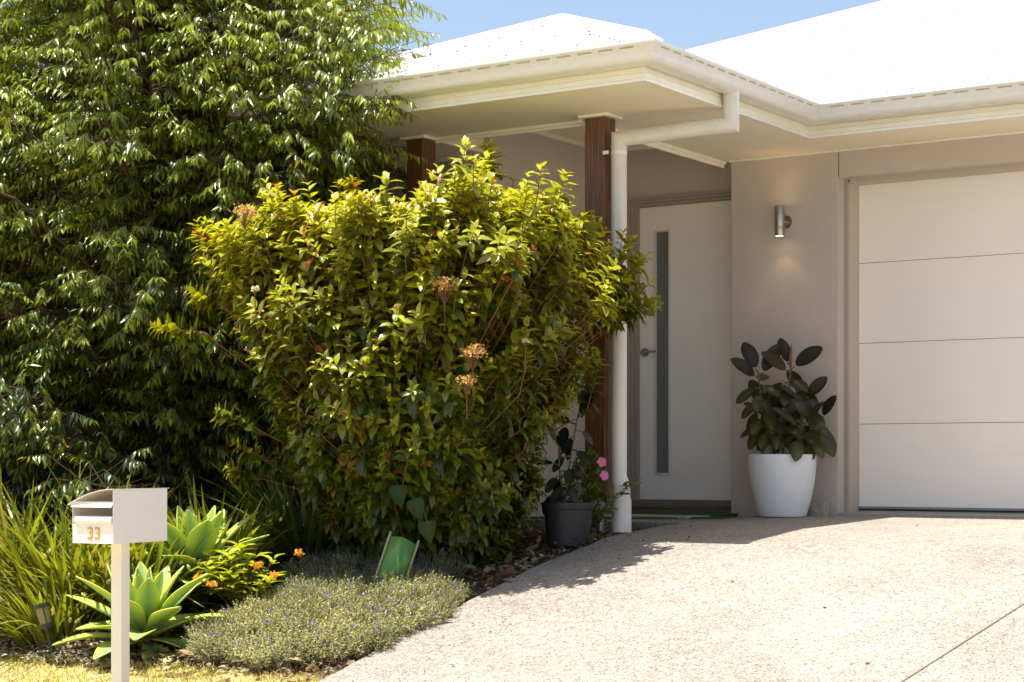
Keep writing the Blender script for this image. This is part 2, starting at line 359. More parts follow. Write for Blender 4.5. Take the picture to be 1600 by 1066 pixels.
# overflow slots stamped along the gutter face
b = MB()
def slots(p0, p1, nrm):
    p0, p1, nrm = Vector(p0), Vector(p1), Vector(nrm); L = (p1-p0).length; d = (p1-p0)/L; s = .06
    while s < L-.1:
        a = p0+d*s+nrm*.1222; c = a+d*.085
        for z0, z1 in [(2.138, 2.146)]:
            b.add([(a.x,a.y,z0),(c.x,c.y,z0),(c.x,c.y,z1),(a.x,a.y,z1), (a.x-nrm.x*.004,a.y-nrm.y*.004,z0),(c.x-nrm.x*.004,c.y-nrm.y*.004,z0),(c.x-nrm.x*.004,c.y-nrm.y*.004,z1),(a.x-nrm.x*.004,a.y-nrm.y*.004,z1)],
                  [(0,1,2,3),(0,4,5,1),(3,2,6,7),(0,3,7,4),(1,5,6,2)])
        s += .128
slots((-7.4,8.34), (-4.60,8.34), (0,-1)); slots((-4.70,8.24), (-4.70,10.27), (1,0)); slots((-4.56,10.39), (7,10.39), (0,-1))
b.build('overflow_slots', M['slot'], gut)['kind'] = 'stuff'

# corrugated roofs: each plane is real corrugated sheet, swept from the eave up to its hip or ridge
PIT = math.tan(R(22)); PI = math.pi
def corr(mb, u0, u1, org, udir, vdir, lo, hi, step=.0095, z0=GZ-.012, amp=.0075):
    n = int((u1-u0)/step); vs = []; fs = []
    nrm = Vector((-vdir[0]*PIT, -vdir[1]*PIT, 1)).normalized()
    for i in range(n+1):
        u = u0+(u1-u0)*i/n; o = nrm*amp*math.cos(2*PI*u/.076)
        for t in (lo(u), hi(u)):
            p = Vector((org[0]+udir[0]*u+vdir[0]*t, org[1]+udir[1]*u+vdir[1]*t, z0+PIT*t))+o; vs.append(tuple(p))
    for i in range(n):
        if hi(u0+(u1-u0)*i/n) > lo(u0+(u1-u0)*i/n)+1e-4 or hi(u0+(u1-u0)*(i+1)/n) > lo(u0+(u1-u0)*(i+1)/n)+1e-4:
            fs.append((2*i, 2*i+2, 2*i+3, 2*i+1))
    mb.add(vs, fs)
def roof(name, planes):
    mb = MB()
    for p in planes: corr(mb, *p)
    o = mb.build(name, M['roof'], house, smooth=True, fix=False); return o
E0 = (-7.49, 8.23); W = 2.90
roof('porch_roof', [
    (0, W, E0, (1,0), (0,1), lambda u: 0, lambda u: min(u, W-u)),
    (0, 3.4, (-4.59, 8.23), (0,1), (-1,0), lambda u: max(0, u-2.04), lambda u: min(u, W/2)),
    (0, 3.4, (-7.49, 8.23), (0,1), (1,0), lambda u: 0, lambda u: min(u, W/2))])
mr = roof('main_roof', [(0, 16.6, (-9.6, 10.28), (1,0), (0,1), lambda u: .5 if 2.6 < u < 4.3 else 0, lambda u: min(u, 6.2)),
    (0, 12, (-9.6, 10.28), (0,1), (1,0), lambda u: 0, lambda u: min(u, 6.2), .038)])
roof('wing_roof', [(0, 12.1, (-19.6, 8.90), (1,0), (0,1), lambda u: 0, lambda u: min(u, 12.1-u), .019),
    (0, 12.1, (-7.5, 8.90), (0,1), (-1,0), lambda u: 0, lambda u: min(u, 12.1-u), .019)])
# ridge and hip cappings
def cap(pts, wdt=.085, name='ridge_capping'):
    mb = MB()
    for a, c in zip(pts[:-1], pts[1:]):
        a, c = Vector(a), Vector(c); d = (c-a).normalized(); s = d.cross(Vector((0,0,1))).normalized(); up = s.cross(d)
        prof = [(-wdt,-.070),(-wdt*1.01,-.022),(-.024,.006),(-.012,.016),(0,.019),(.012,.016),(.024,.006),(wdt*1.01,-.022),(wdt,-.070)]
        vs = [tuple(p+s*x+up*(z+.018)) for p in (a, c) for x, z in prof]; k = len(prof)
        mb.add(vs, [(j, j+1, k+j+1, k+j) for j in range(k-1)]+[tuple(range(k-1,-1,-1)), tuple(range(k,2*k))])
    o = mb.build(name, M['roof'], house, fix=False); return o
ap = (-6.04, 9.68, GZ+PIT*1.45)
cap([(-4.66, 8.30, GZ+PIT*.07), ap, (-7.42, 8.30, GZ+PIT*.07)]); cap([ap, (-6.04, 11.9, ap[2])])
cap([(-9.6, 10.28, GZ), (-3.4, 16.48, GZ+PIT*6.2), (7, 16.48, GZ+PIT*6.2)])
cap([(-19.6, 8.9, GZ), (-13.55, 14.95, GZ+PIT*6.05), (-7.5, 8.9, GZ)])
# rows of roofing screws, and leaf litter lying on the sheets
sc_ = MB()
def screw(x, y, z, r=.013):
    sc_.add([(x+r*math.cos(a), y+r*math.sin(a), z+.010) for a in [i*PI/3 for i in range(6)]] + [(x, y, z+.028)], [(i, (i+1)%6, 6) for i in range(6)])
for row in (.12, .62, 1.2):
    x = -7.4
    while x < -4.6:
        if min(x+7.49, -4.59-x) > row+.05: screw(x, 8.23+row, GZ-.004+PIT*row)
        x += .228
for row in (.10, .95, 1.85, 2.75, 3.65, 4.55):
    x = -9.5
    while x < 6.5:
        if x+9.6 > row+.1: screw(x+rnd.uniform(-.01,.01), 10.28+row, GZ-.004+PIT*row, .015)
        x += .152 if row < .2 else .228
for k in range(20):
    t = .1+k*.27; screw(-9.6+t+.16, 10.28+t+.04, GZ-.002+PIT*t)
for k in range(9):
    t = .12+k*.15; screw(-4.66-t-.1, 8.30+t-.02, GZ+PIT*t)
    screw(-7.42+t+.14, 8.30+t-.02, GZ+PIT*t)
sc_.build('roof_screws', M['screw'], house, fix=False)['kind'] = 'stuff'

# timber posts on galvanised stubs
def post(x0, x1, y0, y1):
    zg = float(gz(y0))
    b = MB(); b.box(x0, x1, y0, y1, -.21, S-.02); p = b.build('timber_post', M['timber'], house, bevel=.003)
    q = MB(); q.box(x0-.03, x1+.03, y0-.03, y1+.03, S-.02, S-.002); q.build('cap_moulding', M['cream'], p, bevel=.003)
    q = MB(); cx, cy = (x0+x1)/2, (y0+y1)/2
    q.tube([(cx, cy, zg-.1), (cx, cy, -.20)], .020, 16); q.box(cx-.05, cx+.05, cy-.05, cy+.05, -.216, -.2105); autosmooth(q.build('steel_stub', M['galv'], p))
post(-5.471, -5.336, 9.01, 9.13); post(-6.750, -6.628, 9.01, 9.15)
# downpipe: outlet, two mitred elbows, offset and the drop to a wide ground adaptor
dp = MB(); dp.tube([(-4.640,9.22,2.08), (-4.640,9.22,1.885), (-4.755,9.19,1.883), (-5.272,9.06,1.845), (-5.272,9.06,-.10)], .045, 24, False)
dpo = dp.build('downpipe', M['pvc'], house, fix=False); autosmooth(dpo, 28)
for z0, z1, r, dx in [(-.40,-.30,.0555,.018), (-.30,-.295,.054,.018), (-.295,-.225,.0555,.018), (-.225,-.21,.0545,.018), (-.21,-.14,.0505,.016)]:
    q = MB(); q.tube([(-5.272+dx,9.06,z0), (-5.272+dx,9.06,z1)], r, 24); autosmooth(q.build('adaptor', M['pvc'], dpo, fix=False))
q = MB(); q.tube([(-5.256,9.06,-.14), (-5.272,9.06,-.085)], [.050,.046], 24); autosmooth(q.build('adaptor', M['pvc'], dpo))
for a_, b_ in [((-4.700,9.20,1.885), (-4.752,9.19,1.884)), ((-5.272,9.06,1.80),(-5.272,9.06,1.806)), ((-4.64,9.22,2.045),(-4.64,9.22,2.05)), ((-5.17,9.085,1.852),(-5.175,9.084,1.8518)), ((-5.272,9.06,-.005),(-5.272,9.06,.0))]:
    q = MB(); q.tube([a_, b_], .0467, 24); autosmooth(q.build('coupling', M['pvc'], dpo))
q = MB(); q.box(-5.345,-5.31,9.0,9.008,1.755,1.775); q.tube([(-5.272,9.06,1.755),(-5.272,9.06,1.775)], .047, 24); autosmooth(q.build('bracket', M['cream'], dpo))
# wall lamp, lit up and down
wl = MB(); wl.lathe((-5.099,10.82,1.46), [(.0,.006),(.026,.006),(.026,0),(.031,0),(.032,.002),(.032,.062),(.0315,.064),(.032,.066),(.032,.193),(.031,.195),(.026,.195),(.026,.188),(0,.188)], 32)
wlo = wl.build('wall_lamp', M['steel'], house); autosmooth(wlo, 30)
q = MB(); q.tube([(-5.099,V1,1.56),(-5.099,V1-.014,1.56)], .042, 28); q.tube([(-5.099,V1-.01,1.56),(-5.099,10.84,1.56)], .012, 14); autosmooth(q.build('mounting_plate', M['steel'], wlo))
em = bpy.data.materials.new('lamp_glow'); em.use_nodes = True; pe = em.node_tree.nodes['Principled BSDF']; pe.inputs['Emission Color'].default_value = (1,.72,.42,1); pe.inputs['Emission Strength'].default_value = 6
for za in (1.463, 1.6495):
    q = MB(); q.tube([(-5.099,10.82,za),(-5.099,10.82,za+.0025)], .0255, 20); q.build('bulb_lens', em, wlo)
for z, rx, e in ((1.455, 0, 1.15), (1.66, 180, .5)):
    l = bpy.data.lights.new('wall_lamp_light', 'SPOT'); l.energy = e*.38; l.spot_size = R(96); l.spot_blend = .6; l.color = (1,.68,.38); l.shadow_soft_size = .02
    lo = bpy.data.objects.new('wall_lamp_light', l); C.objects.link(lo); lo.location = (-5.099,10.82,z); lo.rotation_euler = (R(rx),0,0)

# ------------------------------------------------------------------ foliage engine
def unit(a): return a/np.maximum(np.linalg.norm(a, axis=-1, keepdims=True), 1e-9)
T_OVAL = ([0,.22,.5,.78,1], [0,.75,1,.62,0]); T_LANCE = ([0,.3,.65,1], [0,1,.7,0]); T_TINY = ([0,.5,1], [0,1,0])
T_BLADE = ([0,.2,.4,.6,.8,1], [.7,1,1,.85,.55,0]); T_AGAVE = ([0,.12,.3,.5,.68,.84,.94,1], [.50,.40,.66,1,.90,.52,.20,0]); T_RUB = ([0,.12,.32,.55,.78,.92,1],[0,.55,.92,1,.78,.38,0])
T_HEART = ([0,.1,.3,.6,.85,1],[.5,.95,1,.7,.3,0])
def leaves(name, P, T, N, L, W, droop, fold, col, m, parent=None, shape=T_OVAL, rim=None, rib=None, mesh_only=False, curl=0):
    n = len(P); st, wp = shape; k = len(st)
    T = unit(T); N = unit(N-T*(N*T).sum(-1, keepdims=True)); B = np.cross(T, N)
    L = np.broadcast_to(L, n)[:,None]; W = np.broadcast_to(W, n)[:,None]; D = np.broadcast_to(droop, n)[:,None]; F = np.broadcast_to(fold, n)[:,None]
    vs = []; cs = []
    for t, wt in zip(st, wp):
        c = P + T*L*(t-.18*np.abs(D)*t*t) - N*D*L*t*t
        tip = wt == 0
        o = B*W*.5*wt; u = N*F*W*wt
        vs += [c] if tip else [c-o+u, c, c+o+u]
        rc = col if rim is None else rim; bc = col if rib is None else rib
        cs += [col] if tip else [rc, bc, rc]
    vs = np.stack(vs, 1); cs = np.stack(cs, 1); nv = vs.shape[1]
    idx = []; c = 0
    for t, wt in zip(st, wp): idx.append([c] if wt == 0 else [c, c+1, c+2]); c += len(idx[-1])
    fs = []
    for a, b in zip(idx[:-1], idx[1:]):
        if len(a) == 1: fs += [(a[0], b[1], b[0]), (a[0], b[2], b[1])]
        elif len(b) == 1: fs += [(a[0], a[1], b[0]), (a[1], a[2], b[0])]
        else: fs += [(a[0],a[1],b[1],b[0]), (a[1],a[2],b[2],b[1])]
    tri = np.array([f for f in fs if len(f) == 3], dtype=np.int64).reshape(-1,3); qd = np.array([f for f in fs if len(f) == 4], dtype=np.int64).reshape(-1,4)
    off = (np.arange(n)*nv)[:,None,None]
    li = np.concatenate([(tri[None]+off).reshape(-1), (qd[None]+off).reshape(-1)])
    nt, nq = n*len(tri), n*len(qd)
    tot = np.concatenate([np.full(nt,3), np.full(nq,4)]); stt = np.concatenate([[0], np.cumsum(tot)[:-1]])
    me = bpy.data.meshes.new(name); me.vertices.add(n*nv); me.vertices.foreach_set('co', vs.reshape(-1).astype(np.float32))
    me.loops.add(len(li)); me.loops.foreach_set('vertex_index', li.astype(np.int32))
    me.polygons.add(nt+nq); me.polygons.foreach_set('loop_start', stt.astype(np.int32)); me.polygons.foreach_set('use_smooth', np.ones(nt+nq, bool))
    at = me.attributes.new('leafcol', 'FLOAT_COLOR', 'POINT'); cc = np.ones((n*nv,4), np.float32); cc[:,:3] = cs.reshape(-1,3); at.data.foreach_set('color', cc.reshape(-1))
    me.update(calc_edges=True); me.validate()
    if mesh_only: return me
    return link(name, me, m, parent)
def segs(name, A, Bv, r0, r1, m, parent=None, n=4):
    A = np.asarray(A, float); Bv = np.asarray(Bv, float); k = len(A); d = unit(Bv-A)
    ref = np.where(np.abs(d[:,2:3]) > .9, np.array([[1.,0,0]]), np.array([[0,0,1.]])); a = unit(np.cross(d, ref)); b = np.cross(d, a)
    r0 = np.broadcast_to(r0, k)[:,None]; r1 = np.broadcast_to(r1, k)[:,None]; vs = []
    for j in range(n):
        an = 2*PI*j/n; o = a*math.cos(an)+b*math.sin(an); vs.append(A+o*r0); vs.append(Bv+o*r1)
    vs = np.stack(vs, 1); nv = 2*n
    q = np.array([(2*j, 2*((j+1)%n), 2*((j+1)%n)+1, 2*j+1) for j in range(n)])
    li = (q[None]+(np.arange(k)*nv)[:,None,None]).reshape(-1)
    me = bpy.data.meshes.new(name); me.vertices.add(k*nv); me.vertices.foreach_set('co', vs.reshape(-1).astype(np.float32))
    me.loops.add(len(li)); me.loops.foreach_set('vertex_index', li.astype(np.int32)); me.polygons.add(k*n)
    me.polygons.foreach_set('loop_start', (np.arange(k*n)*4).astype(np.int32)); me.polygons.foreach_set('use_smooth', np.ones(k*n, bool))
    me.update(calc_edges=True)
    return link(name, me, m, parent)
def rdir(n): return unit(rng.normal(size=(n,3)))
def mixc(a, b, t): a = np.array(a); b = np.array(b); return a[None]*(1-t[:,None])+b[None]*t[:,None]
CR = np.array([.8335,.5525,0]); CF = np.array([-.5525,.8335,0]); UPV = np.array([0,0,1.])

# ------------------------------------------------------------------ the clipped broad-leaved bush in front of the porch
def bush():
    base = np.array([-5.98, 8.02, -.56]); root = empty('viburnum_bush', tuple(base), 'big glossy yellow-green bush with orange flower heads in front of the timber posts', 'bush')
    H = [-.62,-.45,-.25,0,.25,.5,.75,1.0,1.2,1.35,1.5,1.62]
    XL = [.25,.36,.50,.74,.80,.85,.95,1.03,1.07,1.08,1.02,.5]; XR = [.45,.56,.68,.74,.82,.92,1.0,1.12,1.12,1.05,.9,.4]
    DP = [.22,.27,.38,.55,.68,.72,.75,.75,.72,.66,.55,.35]
    tips = []; dirs = []
    while len(tips) < 2750:
        top = rnd.random() < .24
        h = rnd.uniform(-.55, 1.52) if not top else rnd.uniform(1.15, 1.58)
        a = rnd.uniform(0, 2*PI); q = rnd.uniform(.72, 1.0) if not top else math.sqrt(rnd.random())
        if not top and rnd.random() < .18: q = rnd.uniform(.3, .75)
        lr = math.cos(a); f = math.sin(a)
        if f > .3 and rnd.random() < .35: continue
        rx = np.interp(h, H, XR if lr > 0 else XL); ry = np.interp(h, H, DP)*((1.45 if lr > 0 and h > .3 else 1.28) if f < 0 else 1)
        bumpy = 1+.06*math.sin(3*a+h*4)+.06*math.sin(7*a-h*9)
        topz = 1.33+.11*min(1,max(0,(lr*q)/.25))-.25*max(0, lr*q-.5)-.03*max(0,-lr*q-.6) + .03*math.sin(lr*9+a*2)
        if not top and h > topz-.02: h = topz-.02-abs(rnd.gauss(0,.12))
        if top: h = topz-abs(rnd.gauss(0,.09))+(rnd.uniform(.04,.15) if rnd.random() < .16 else 0)
        p = base*np.array([1,1,0])+CR*lr*rx*q*bumpy+CF*f*ry*q*bumpy+UPV*h
        if p[1] > 8.93 and p[2] < 2: p[1] = 8.93-rnd.random()*.15
        out = CR*lr+CF*f
        up = .9 if h > .4 else .45
        if top: up = 2.2
        d = out*rnd.uniform(.5,1)+UPV*up+rdir(1)[0]*.3
        tips.append(p); dirs.append(d/np.linalg.norm(d))
    share = []
    # the one tall leader and the side sprays that break the outline
    for x, y, h, d, L in [(1.10,.0,1.02,(.8,0,.8),.4),(1.17,.1,.92,(.9,0,.6),.4),(1.13,.1,1.15,(.6,0,1),.4),(1.2,.15,1.05,(.8,.1,.8),.4),(1.08,-.1,.85,(.8,-.2,.5),.4),(.42,.1,1.76,(0,0,1),.4),(.38,.1,1.64,(0,0,1),.4),(1.30,.25,1.02,(.8,.3,.7),.5),(1.33,.2,.93,(.9,.3,.5),.5),(1.28,.25,1.18,(.5,.2,1),.5),(1.22,.2,.86,(1,.2,.3),.5),(1.2,.25,1.3,(.3,.2,1),.5),(-1.36,-.1,.78,(-1,0,.25),.6),(-1.15,-.2,.92,(-.9,0,.5),.5),(-1.15,0,1.34,(-.1,0,1),.4),(-.75,0,1.52,(0,0,1),.4),(-.95,-.2,-.02,(-1,-.2,.2),.5),(-1.0,-.3,.28,(-1,-.2,.5),.5),(-.9,-.3,.12,(-1,-.2,.6),.5),(-.35,0,1.56,(0,0,1),.4)]:
        share.append(len(tips))
        for j in range(4):
            tips.append(base*np.array([1,1,0])+CR*(x+rnd.uniform(-.04,.04))+CF*y+UPV*(h+rnd.uniform(-.06,0))); dd = CR*d[0]+CF*d[1]+UPV*d[2]+rdir(1)[0]*.12; dirs.append(dd/np.linalg.norm(dd))
    tips = np.array(tips); dirs = np.array(dirs); n = len(tips)
    LN = rng.uniform(.16,.34,n)
    # shoots
    start = tips-dirs*LN[:,None]
    for k0 in share:
        for j in range(1,4):
            s0 = start[k0]+rng.normal(0,.012,3); dv = tips[k0+j]-s0; LN[k0+j] = np.linalg.norm(dv); dirs[k0+j] = dv/LN[k0+j]; start[k0+j] = s0
    sg = [(start, tips, .0032, .0016)]
    # limbs from the base
    inner = base*np.array([1,1,0])+(start-base*np.array([1,1,0]))*np.array([.62,.62,.72])+np.array([0,0,-.12])
    for k0 in share: inner[k0+1:k0+4] = inner[k0]+rng.normal(0,.008,(3,3)); inner[k0+1:k0+4] = start[k0]+(inner[k0]-start[k0])*rng.uniform(.1,.3,(3,1))
    sg.append((inner, start, .0042, .0028))
    nb = 22; bp = []
    for j in range(nb):
        a = j*2.399; r = .55*math.sqrt((j+.5)/nb)
        bp.append(base*np.array([1,1,0])+CR*r*1.2*math.cos(a)+CF*r*.7*math.sin(a)+UPV*(.3+.5*rnd.random()))
    bp = np.array(bp); b0 = base+np.stack([rng.uniform(-.12,.12,nb), rng.uniform(-.1,.1,nb), np.full(nb,-.08)],1)
    mid = (bp+b0)/2+rng.normal(0,.03,(nb,3)); sg.append((b0, mid, .017, .013)); sg.append((mid, bp, .013, .010))
    near = np.argmin(((inner[:,None]-bp[None])**2).sum(-1), 1); ok = np.ones(n,bool)
    for k0 in share: ok[k0+1:k0+4] = False
    sg.append((bp[near][ok], inner[ok], .0055, .004))
    A = np.concatenate([s[0] for s in sg]); Bv = np.concatenate([s[1] for s in sg]); r0 = np.concatenate([np.full(len(s[0]), s[2]) for s in sg]); r1 = np.concatenate([np.full(len(s[0]), s[3]) for s in sg])
    segs('branches', A, Bv, r0, r1, M['twig'], root, 5)
    P=[];T=[];N=[];L=[];Wd=[];D=[];Cc=[]
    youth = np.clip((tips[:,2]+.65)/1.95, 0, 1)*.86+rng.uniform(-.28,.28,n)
    for j in range(9):
        t = 1-j*.115
        for s in (0, 1, 2) if j == 0 else (0, 1):
            m = (t*LN > .02) if j else np.ones(n, bool)
            m = m & (rng.random(n) < .93)
            p = start+dirs*(LN*t)[:,None]
            ang = j*PI/2+s*(PI if j else 2.1)+rng.uniform(-.35,.35,n)
            a = unit(np.cross(dirs, UPV+rdir(n)*.05)); b = np.cross(dirs, a)
            rad = a*np.cos(ang)[:,None]+b*np.sin(ang)[:,None]
            lift = 1.15-.15*j if j < 5 else .35
            tt = unit(rad+dirs*lift+UPV*(-.05*j)+rng.normal(0,.12,(n,3)))
            nn = dirs*1.0-rad*.3+UPV*.5+rng.normal(0,.25,(n,3))
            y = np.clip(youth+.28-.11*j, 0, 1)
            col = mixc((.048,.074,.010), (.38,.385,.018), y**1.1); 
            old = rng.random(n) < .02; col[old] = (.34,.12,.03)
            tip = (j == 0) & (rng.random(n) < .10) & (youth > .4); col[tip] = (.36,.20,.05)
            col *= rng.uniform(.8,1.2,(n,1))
            ll = (.052+.007*min(j,4))*rng.uniform(.75,1.2,n)*(1 if j else .7)
            P.append(p[m]);T.append(tt[m]);N.append(nn[m]);L.append(ll[m]);Wd.append((ll*rng.uniform(.44,.56,n))[m]);D.append(rng.uniform(.1,.55,n)[m]);Cc.append(col[m])
    P,T,N,L,Wd,D,Cc = map(np.concatenate, (P,T,N,L,Wd,D,Cc))
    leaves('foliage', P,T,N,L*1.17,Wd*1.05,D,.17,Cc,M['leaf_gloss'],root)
    # flower heads: flat-topped corymbs of tiny florets
    for (a, f, h, r, white) in [(-.80,-.72,1.27,.055,0),(.22,-.95,.875,.065,0),(.36,-.96,.545,.062,0),(.33,-.96,.40,.042,0),(-.74,-.78,.87,.022,1),(.62,-.9,.60,.020,1),(.58,-.85,.92,.026,1)]:
        c = base*np.array([1,1,0])+CR*a+CF*f+UPV*h; k = int(120*(r/.05)**1.5)
        q = np.clip(rng.normal(0,1,(k,3)),-1.7,1.7)*np.array([r*.5,r*.5,r*.28]); pp = c+q
        colf = mixc((.62,.33,.07),(.72,.55,.22), rng.random(k)) if not white else mixc((.7,.66,.45),(.6,.62,.35), rng.random(k))
        fo = leaves('flower_head', np.repeat(pp,3,0), rdir(k*3)+UPV*.6, rdir(k*3), .011, .009, .1, .1, np.repeat(colf,3,0), M['petal'], root, T_TINY)
        fo['label'] = 'small cream flower head' if white else 'orange brown flower head'
        st = np.repeat((c-UPV*r*1.6)[None], k//3, 0); segs('flower_stalks', st, pp[:k//3], .0012, .0008, M['twig'], root, 3) 
        segs('flower_stalks', (c-UPV*(r*1.6+.12)+CF*.06)[None], (c-UPV*r*1.6)[None], .003, .002, M['twig'], root, 4)
bush()

# ------------------------------------------------------------------ the weeping tree at the left
def weeping_tree(base, height, rad, seed, nlimb, nbr, root, rx=1.0, lowcut=0.0, trunk_r=.085, leafL=.09, extra=()):
    r_ = np.random.default_rng(seed); base = np.array(base, float)
    tk = MB(); pts = [base+np.array([0,0,-.15]), base+np.array([.02,.01,.5]), base+np.array([-.03,.03,1.2]), base+np.array([.02,-.02,2.0]), base+np.array([0,0,height*.62]), base+np.array([.05,0,height*.85])]
    tk.tube(pts, [trunk_r*1.25,trunk_r,trunk_r*.85,trunk_r*.65,trunk_r*.4,.012], 12); tk.build('trunk', M['bark'], root, smooth=True)
    def env(h, a):   # canopy radius at height h above base, direction a (0 = camera right)
        t = h/height
        r = np.interp(t, [0,.08,.2,.4,.6,.8,.93,1], [.55,.78,.9,1,.98,.80,.5,.15])*rad
        return r*(1+.12*math.sin(3*a+t*7)+.08*math.sin(5*a-t*13))
    SA=[];SB=[];S0=[];S1=[]
    tips=[];tdir=[]
    for i in range(nlimb+len(extra)):
        t = (i+.5)/nlimb; h = height*(lowcut+(1-lowcut)*min(1,max(0,t+r_.normal(0,.03)))); a = i*2.39996+r_.uniform(-.7,.7)
        R_ = env(h, a)*(rnd.choice([1,1,1,.6]) if 1 else 1); out = CR*math.cos(a)+CF*math.sin(a)
        if math.cos(a) > 0 : R_ *= rx
        R_ *= r_.uniform(.72,1.05)
        h0 = max(.1, h-.45-R_*.35); p0 = base+UPV*h0+np.array([0,0,0]); 
        end = base+out*R_+UPV*h
        if i >= nlimb:
            ea, ef, h = extra[i-nlimb]; off = CR*ea+CF*ef; R_ = np.linalg.norm(off); out = off/R_; p0 = base+UPV*max(.1,h-.9); end = base+off+UPV*h
        mid = base+out*R_*.55+UPV*(h+.08-.1*r_.random())
        # quadratic limb
        prev = p0; K = 7
        for k in range(1, K+1):
            s = k/K; cur = p0*(1-s)**2+2*mid*s*(1-s)+end*s*s; cur = cur+r_.normal(0,.012,3)
            ra = .018*(1-s)+.004
            SA.append(prev);SB.append(cur);S0.append(ra+.002);S1.append(ra)
            if s > .25:
                m = int(nbr*(.35+.9*s)/K*1.4)
                for q in range(m):
                    dd = r_.normal(0,1,3); dd[2] = abs(dd[2])*.5-.05; dd = dd/np.linalg.norm(dd)
                    dd = dd*1.0+out*.8*s; dd /= np.linalg.norm(dd); l = r_.uniform(.08,.30)
                    c2 = cur+(prev-cur)*r_.random(); tp = c2+dd*l
                    SA.append(c2);SB.append(tp);S0.append(.0032);S1.append(.0018); tips.append(tp); tdir.append(dd*.7+out*.4+UPV*.05)
            prev = cur
    tips=np.array(tips); tdir=unit(np.array(tdir)); n=len(tips)
    dl = unit(tdir+np.array([0,0,-.55])); LN = r_.uniform(.12,.26,n); 
    e = tips+dl*LN[:,None]; SA+=list(tips);SB+=list(e);S0+=[.0018]*n;S1+=[.001]*n
    segs('limbs', np.array(SA), np.array(SB), np.array(S0), np.array(S1), M['treetwig'], root, 4)
    P=[];T=[];N=[];L=[];D=[];Cc=[]
    hh = (tips[:,2]-base[2])/height; lit_t = np.clip(.12+.78*hh+r_.uniform(-.3,.3,n),0,1)  # leaf colour carries sun and shade: brighter high in the crown, darker low
    for j in range(13):
        t = j/12; p = tips+(e-tips)*t; sd = 1 if j%2 else -1
        a = unit(np.cross(dl, UPV)); tt = unit(a*sd*r_.uniform(.4,1,n)[:,None]+dl*.75+np.array([0,0,-.75])+r_.normal(0,.22,(n,3)))
        if j == 12: tt = unit(dl+np.array([0,0,-.2]))
        nn = unit(UPV+dl*.5+a*sd*.4+r_.normal(0,.4,(n,3)))
        col = mixc((.018,.040,.005),(.27,.32,.016), np.clip(lit_t+.25*(t-.3),0,1)**1.2)*r_.uniform(.8,1.2,(n,1))
        old = r_.random(n) < .006; col[old] = (.35,.22,.04)
        P.append(p);T.append(tt);N.append(nn);L.append(leafL*r_.uniform(.7,1.2,n)*(1.05-.35*t));D.append(r_.uniform(-.1,.6,n));Cc.append(col)
    P,T,N,L,D,Cc = map(np.concatenate,(P,T,N,L,D,Cc))
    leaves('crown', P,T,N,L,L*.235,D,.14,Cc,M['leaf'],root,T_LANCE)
tr = empty('weeping_tree', (-8.20, 8.52, -.46), 'tall weeping tree with narrow drooping leaves, left of the bush, covering the house', 'tree')
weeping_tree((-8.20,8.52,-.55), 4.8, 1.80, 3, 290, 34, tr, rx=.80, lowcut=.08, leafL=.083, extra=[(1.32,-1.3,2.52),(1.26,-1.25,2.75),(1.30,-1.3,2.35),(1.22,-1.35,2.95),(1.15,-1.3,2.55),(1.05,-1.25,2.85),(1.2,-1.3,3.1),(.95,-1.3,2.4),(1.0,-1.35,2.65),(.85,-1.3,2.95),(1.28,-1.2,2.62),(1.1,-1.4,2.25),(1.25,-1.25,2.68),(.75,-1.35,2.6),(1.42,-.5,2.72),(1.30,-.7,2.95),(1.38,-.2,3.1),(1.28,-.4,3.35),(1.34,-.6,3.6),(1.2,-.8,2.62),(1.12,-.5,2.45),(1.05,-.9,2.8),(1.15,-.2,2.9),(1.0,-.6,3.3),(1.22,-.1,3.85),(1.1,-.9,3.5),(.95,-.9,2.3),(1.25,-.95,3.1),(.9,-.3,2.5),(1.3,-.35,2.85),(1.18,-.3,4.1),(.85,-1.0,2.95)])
tr2 = empty('weeping_tree', (-9.3, 8.2, -.55), 'second narrow-leaved tree at the left edge, behind the tall strappy leaves', 'tree')
weeping_tree((-9.35,8.05,-.60), 3.5, 1.2, 11, 130, 30, tr2, lowcut=.05)

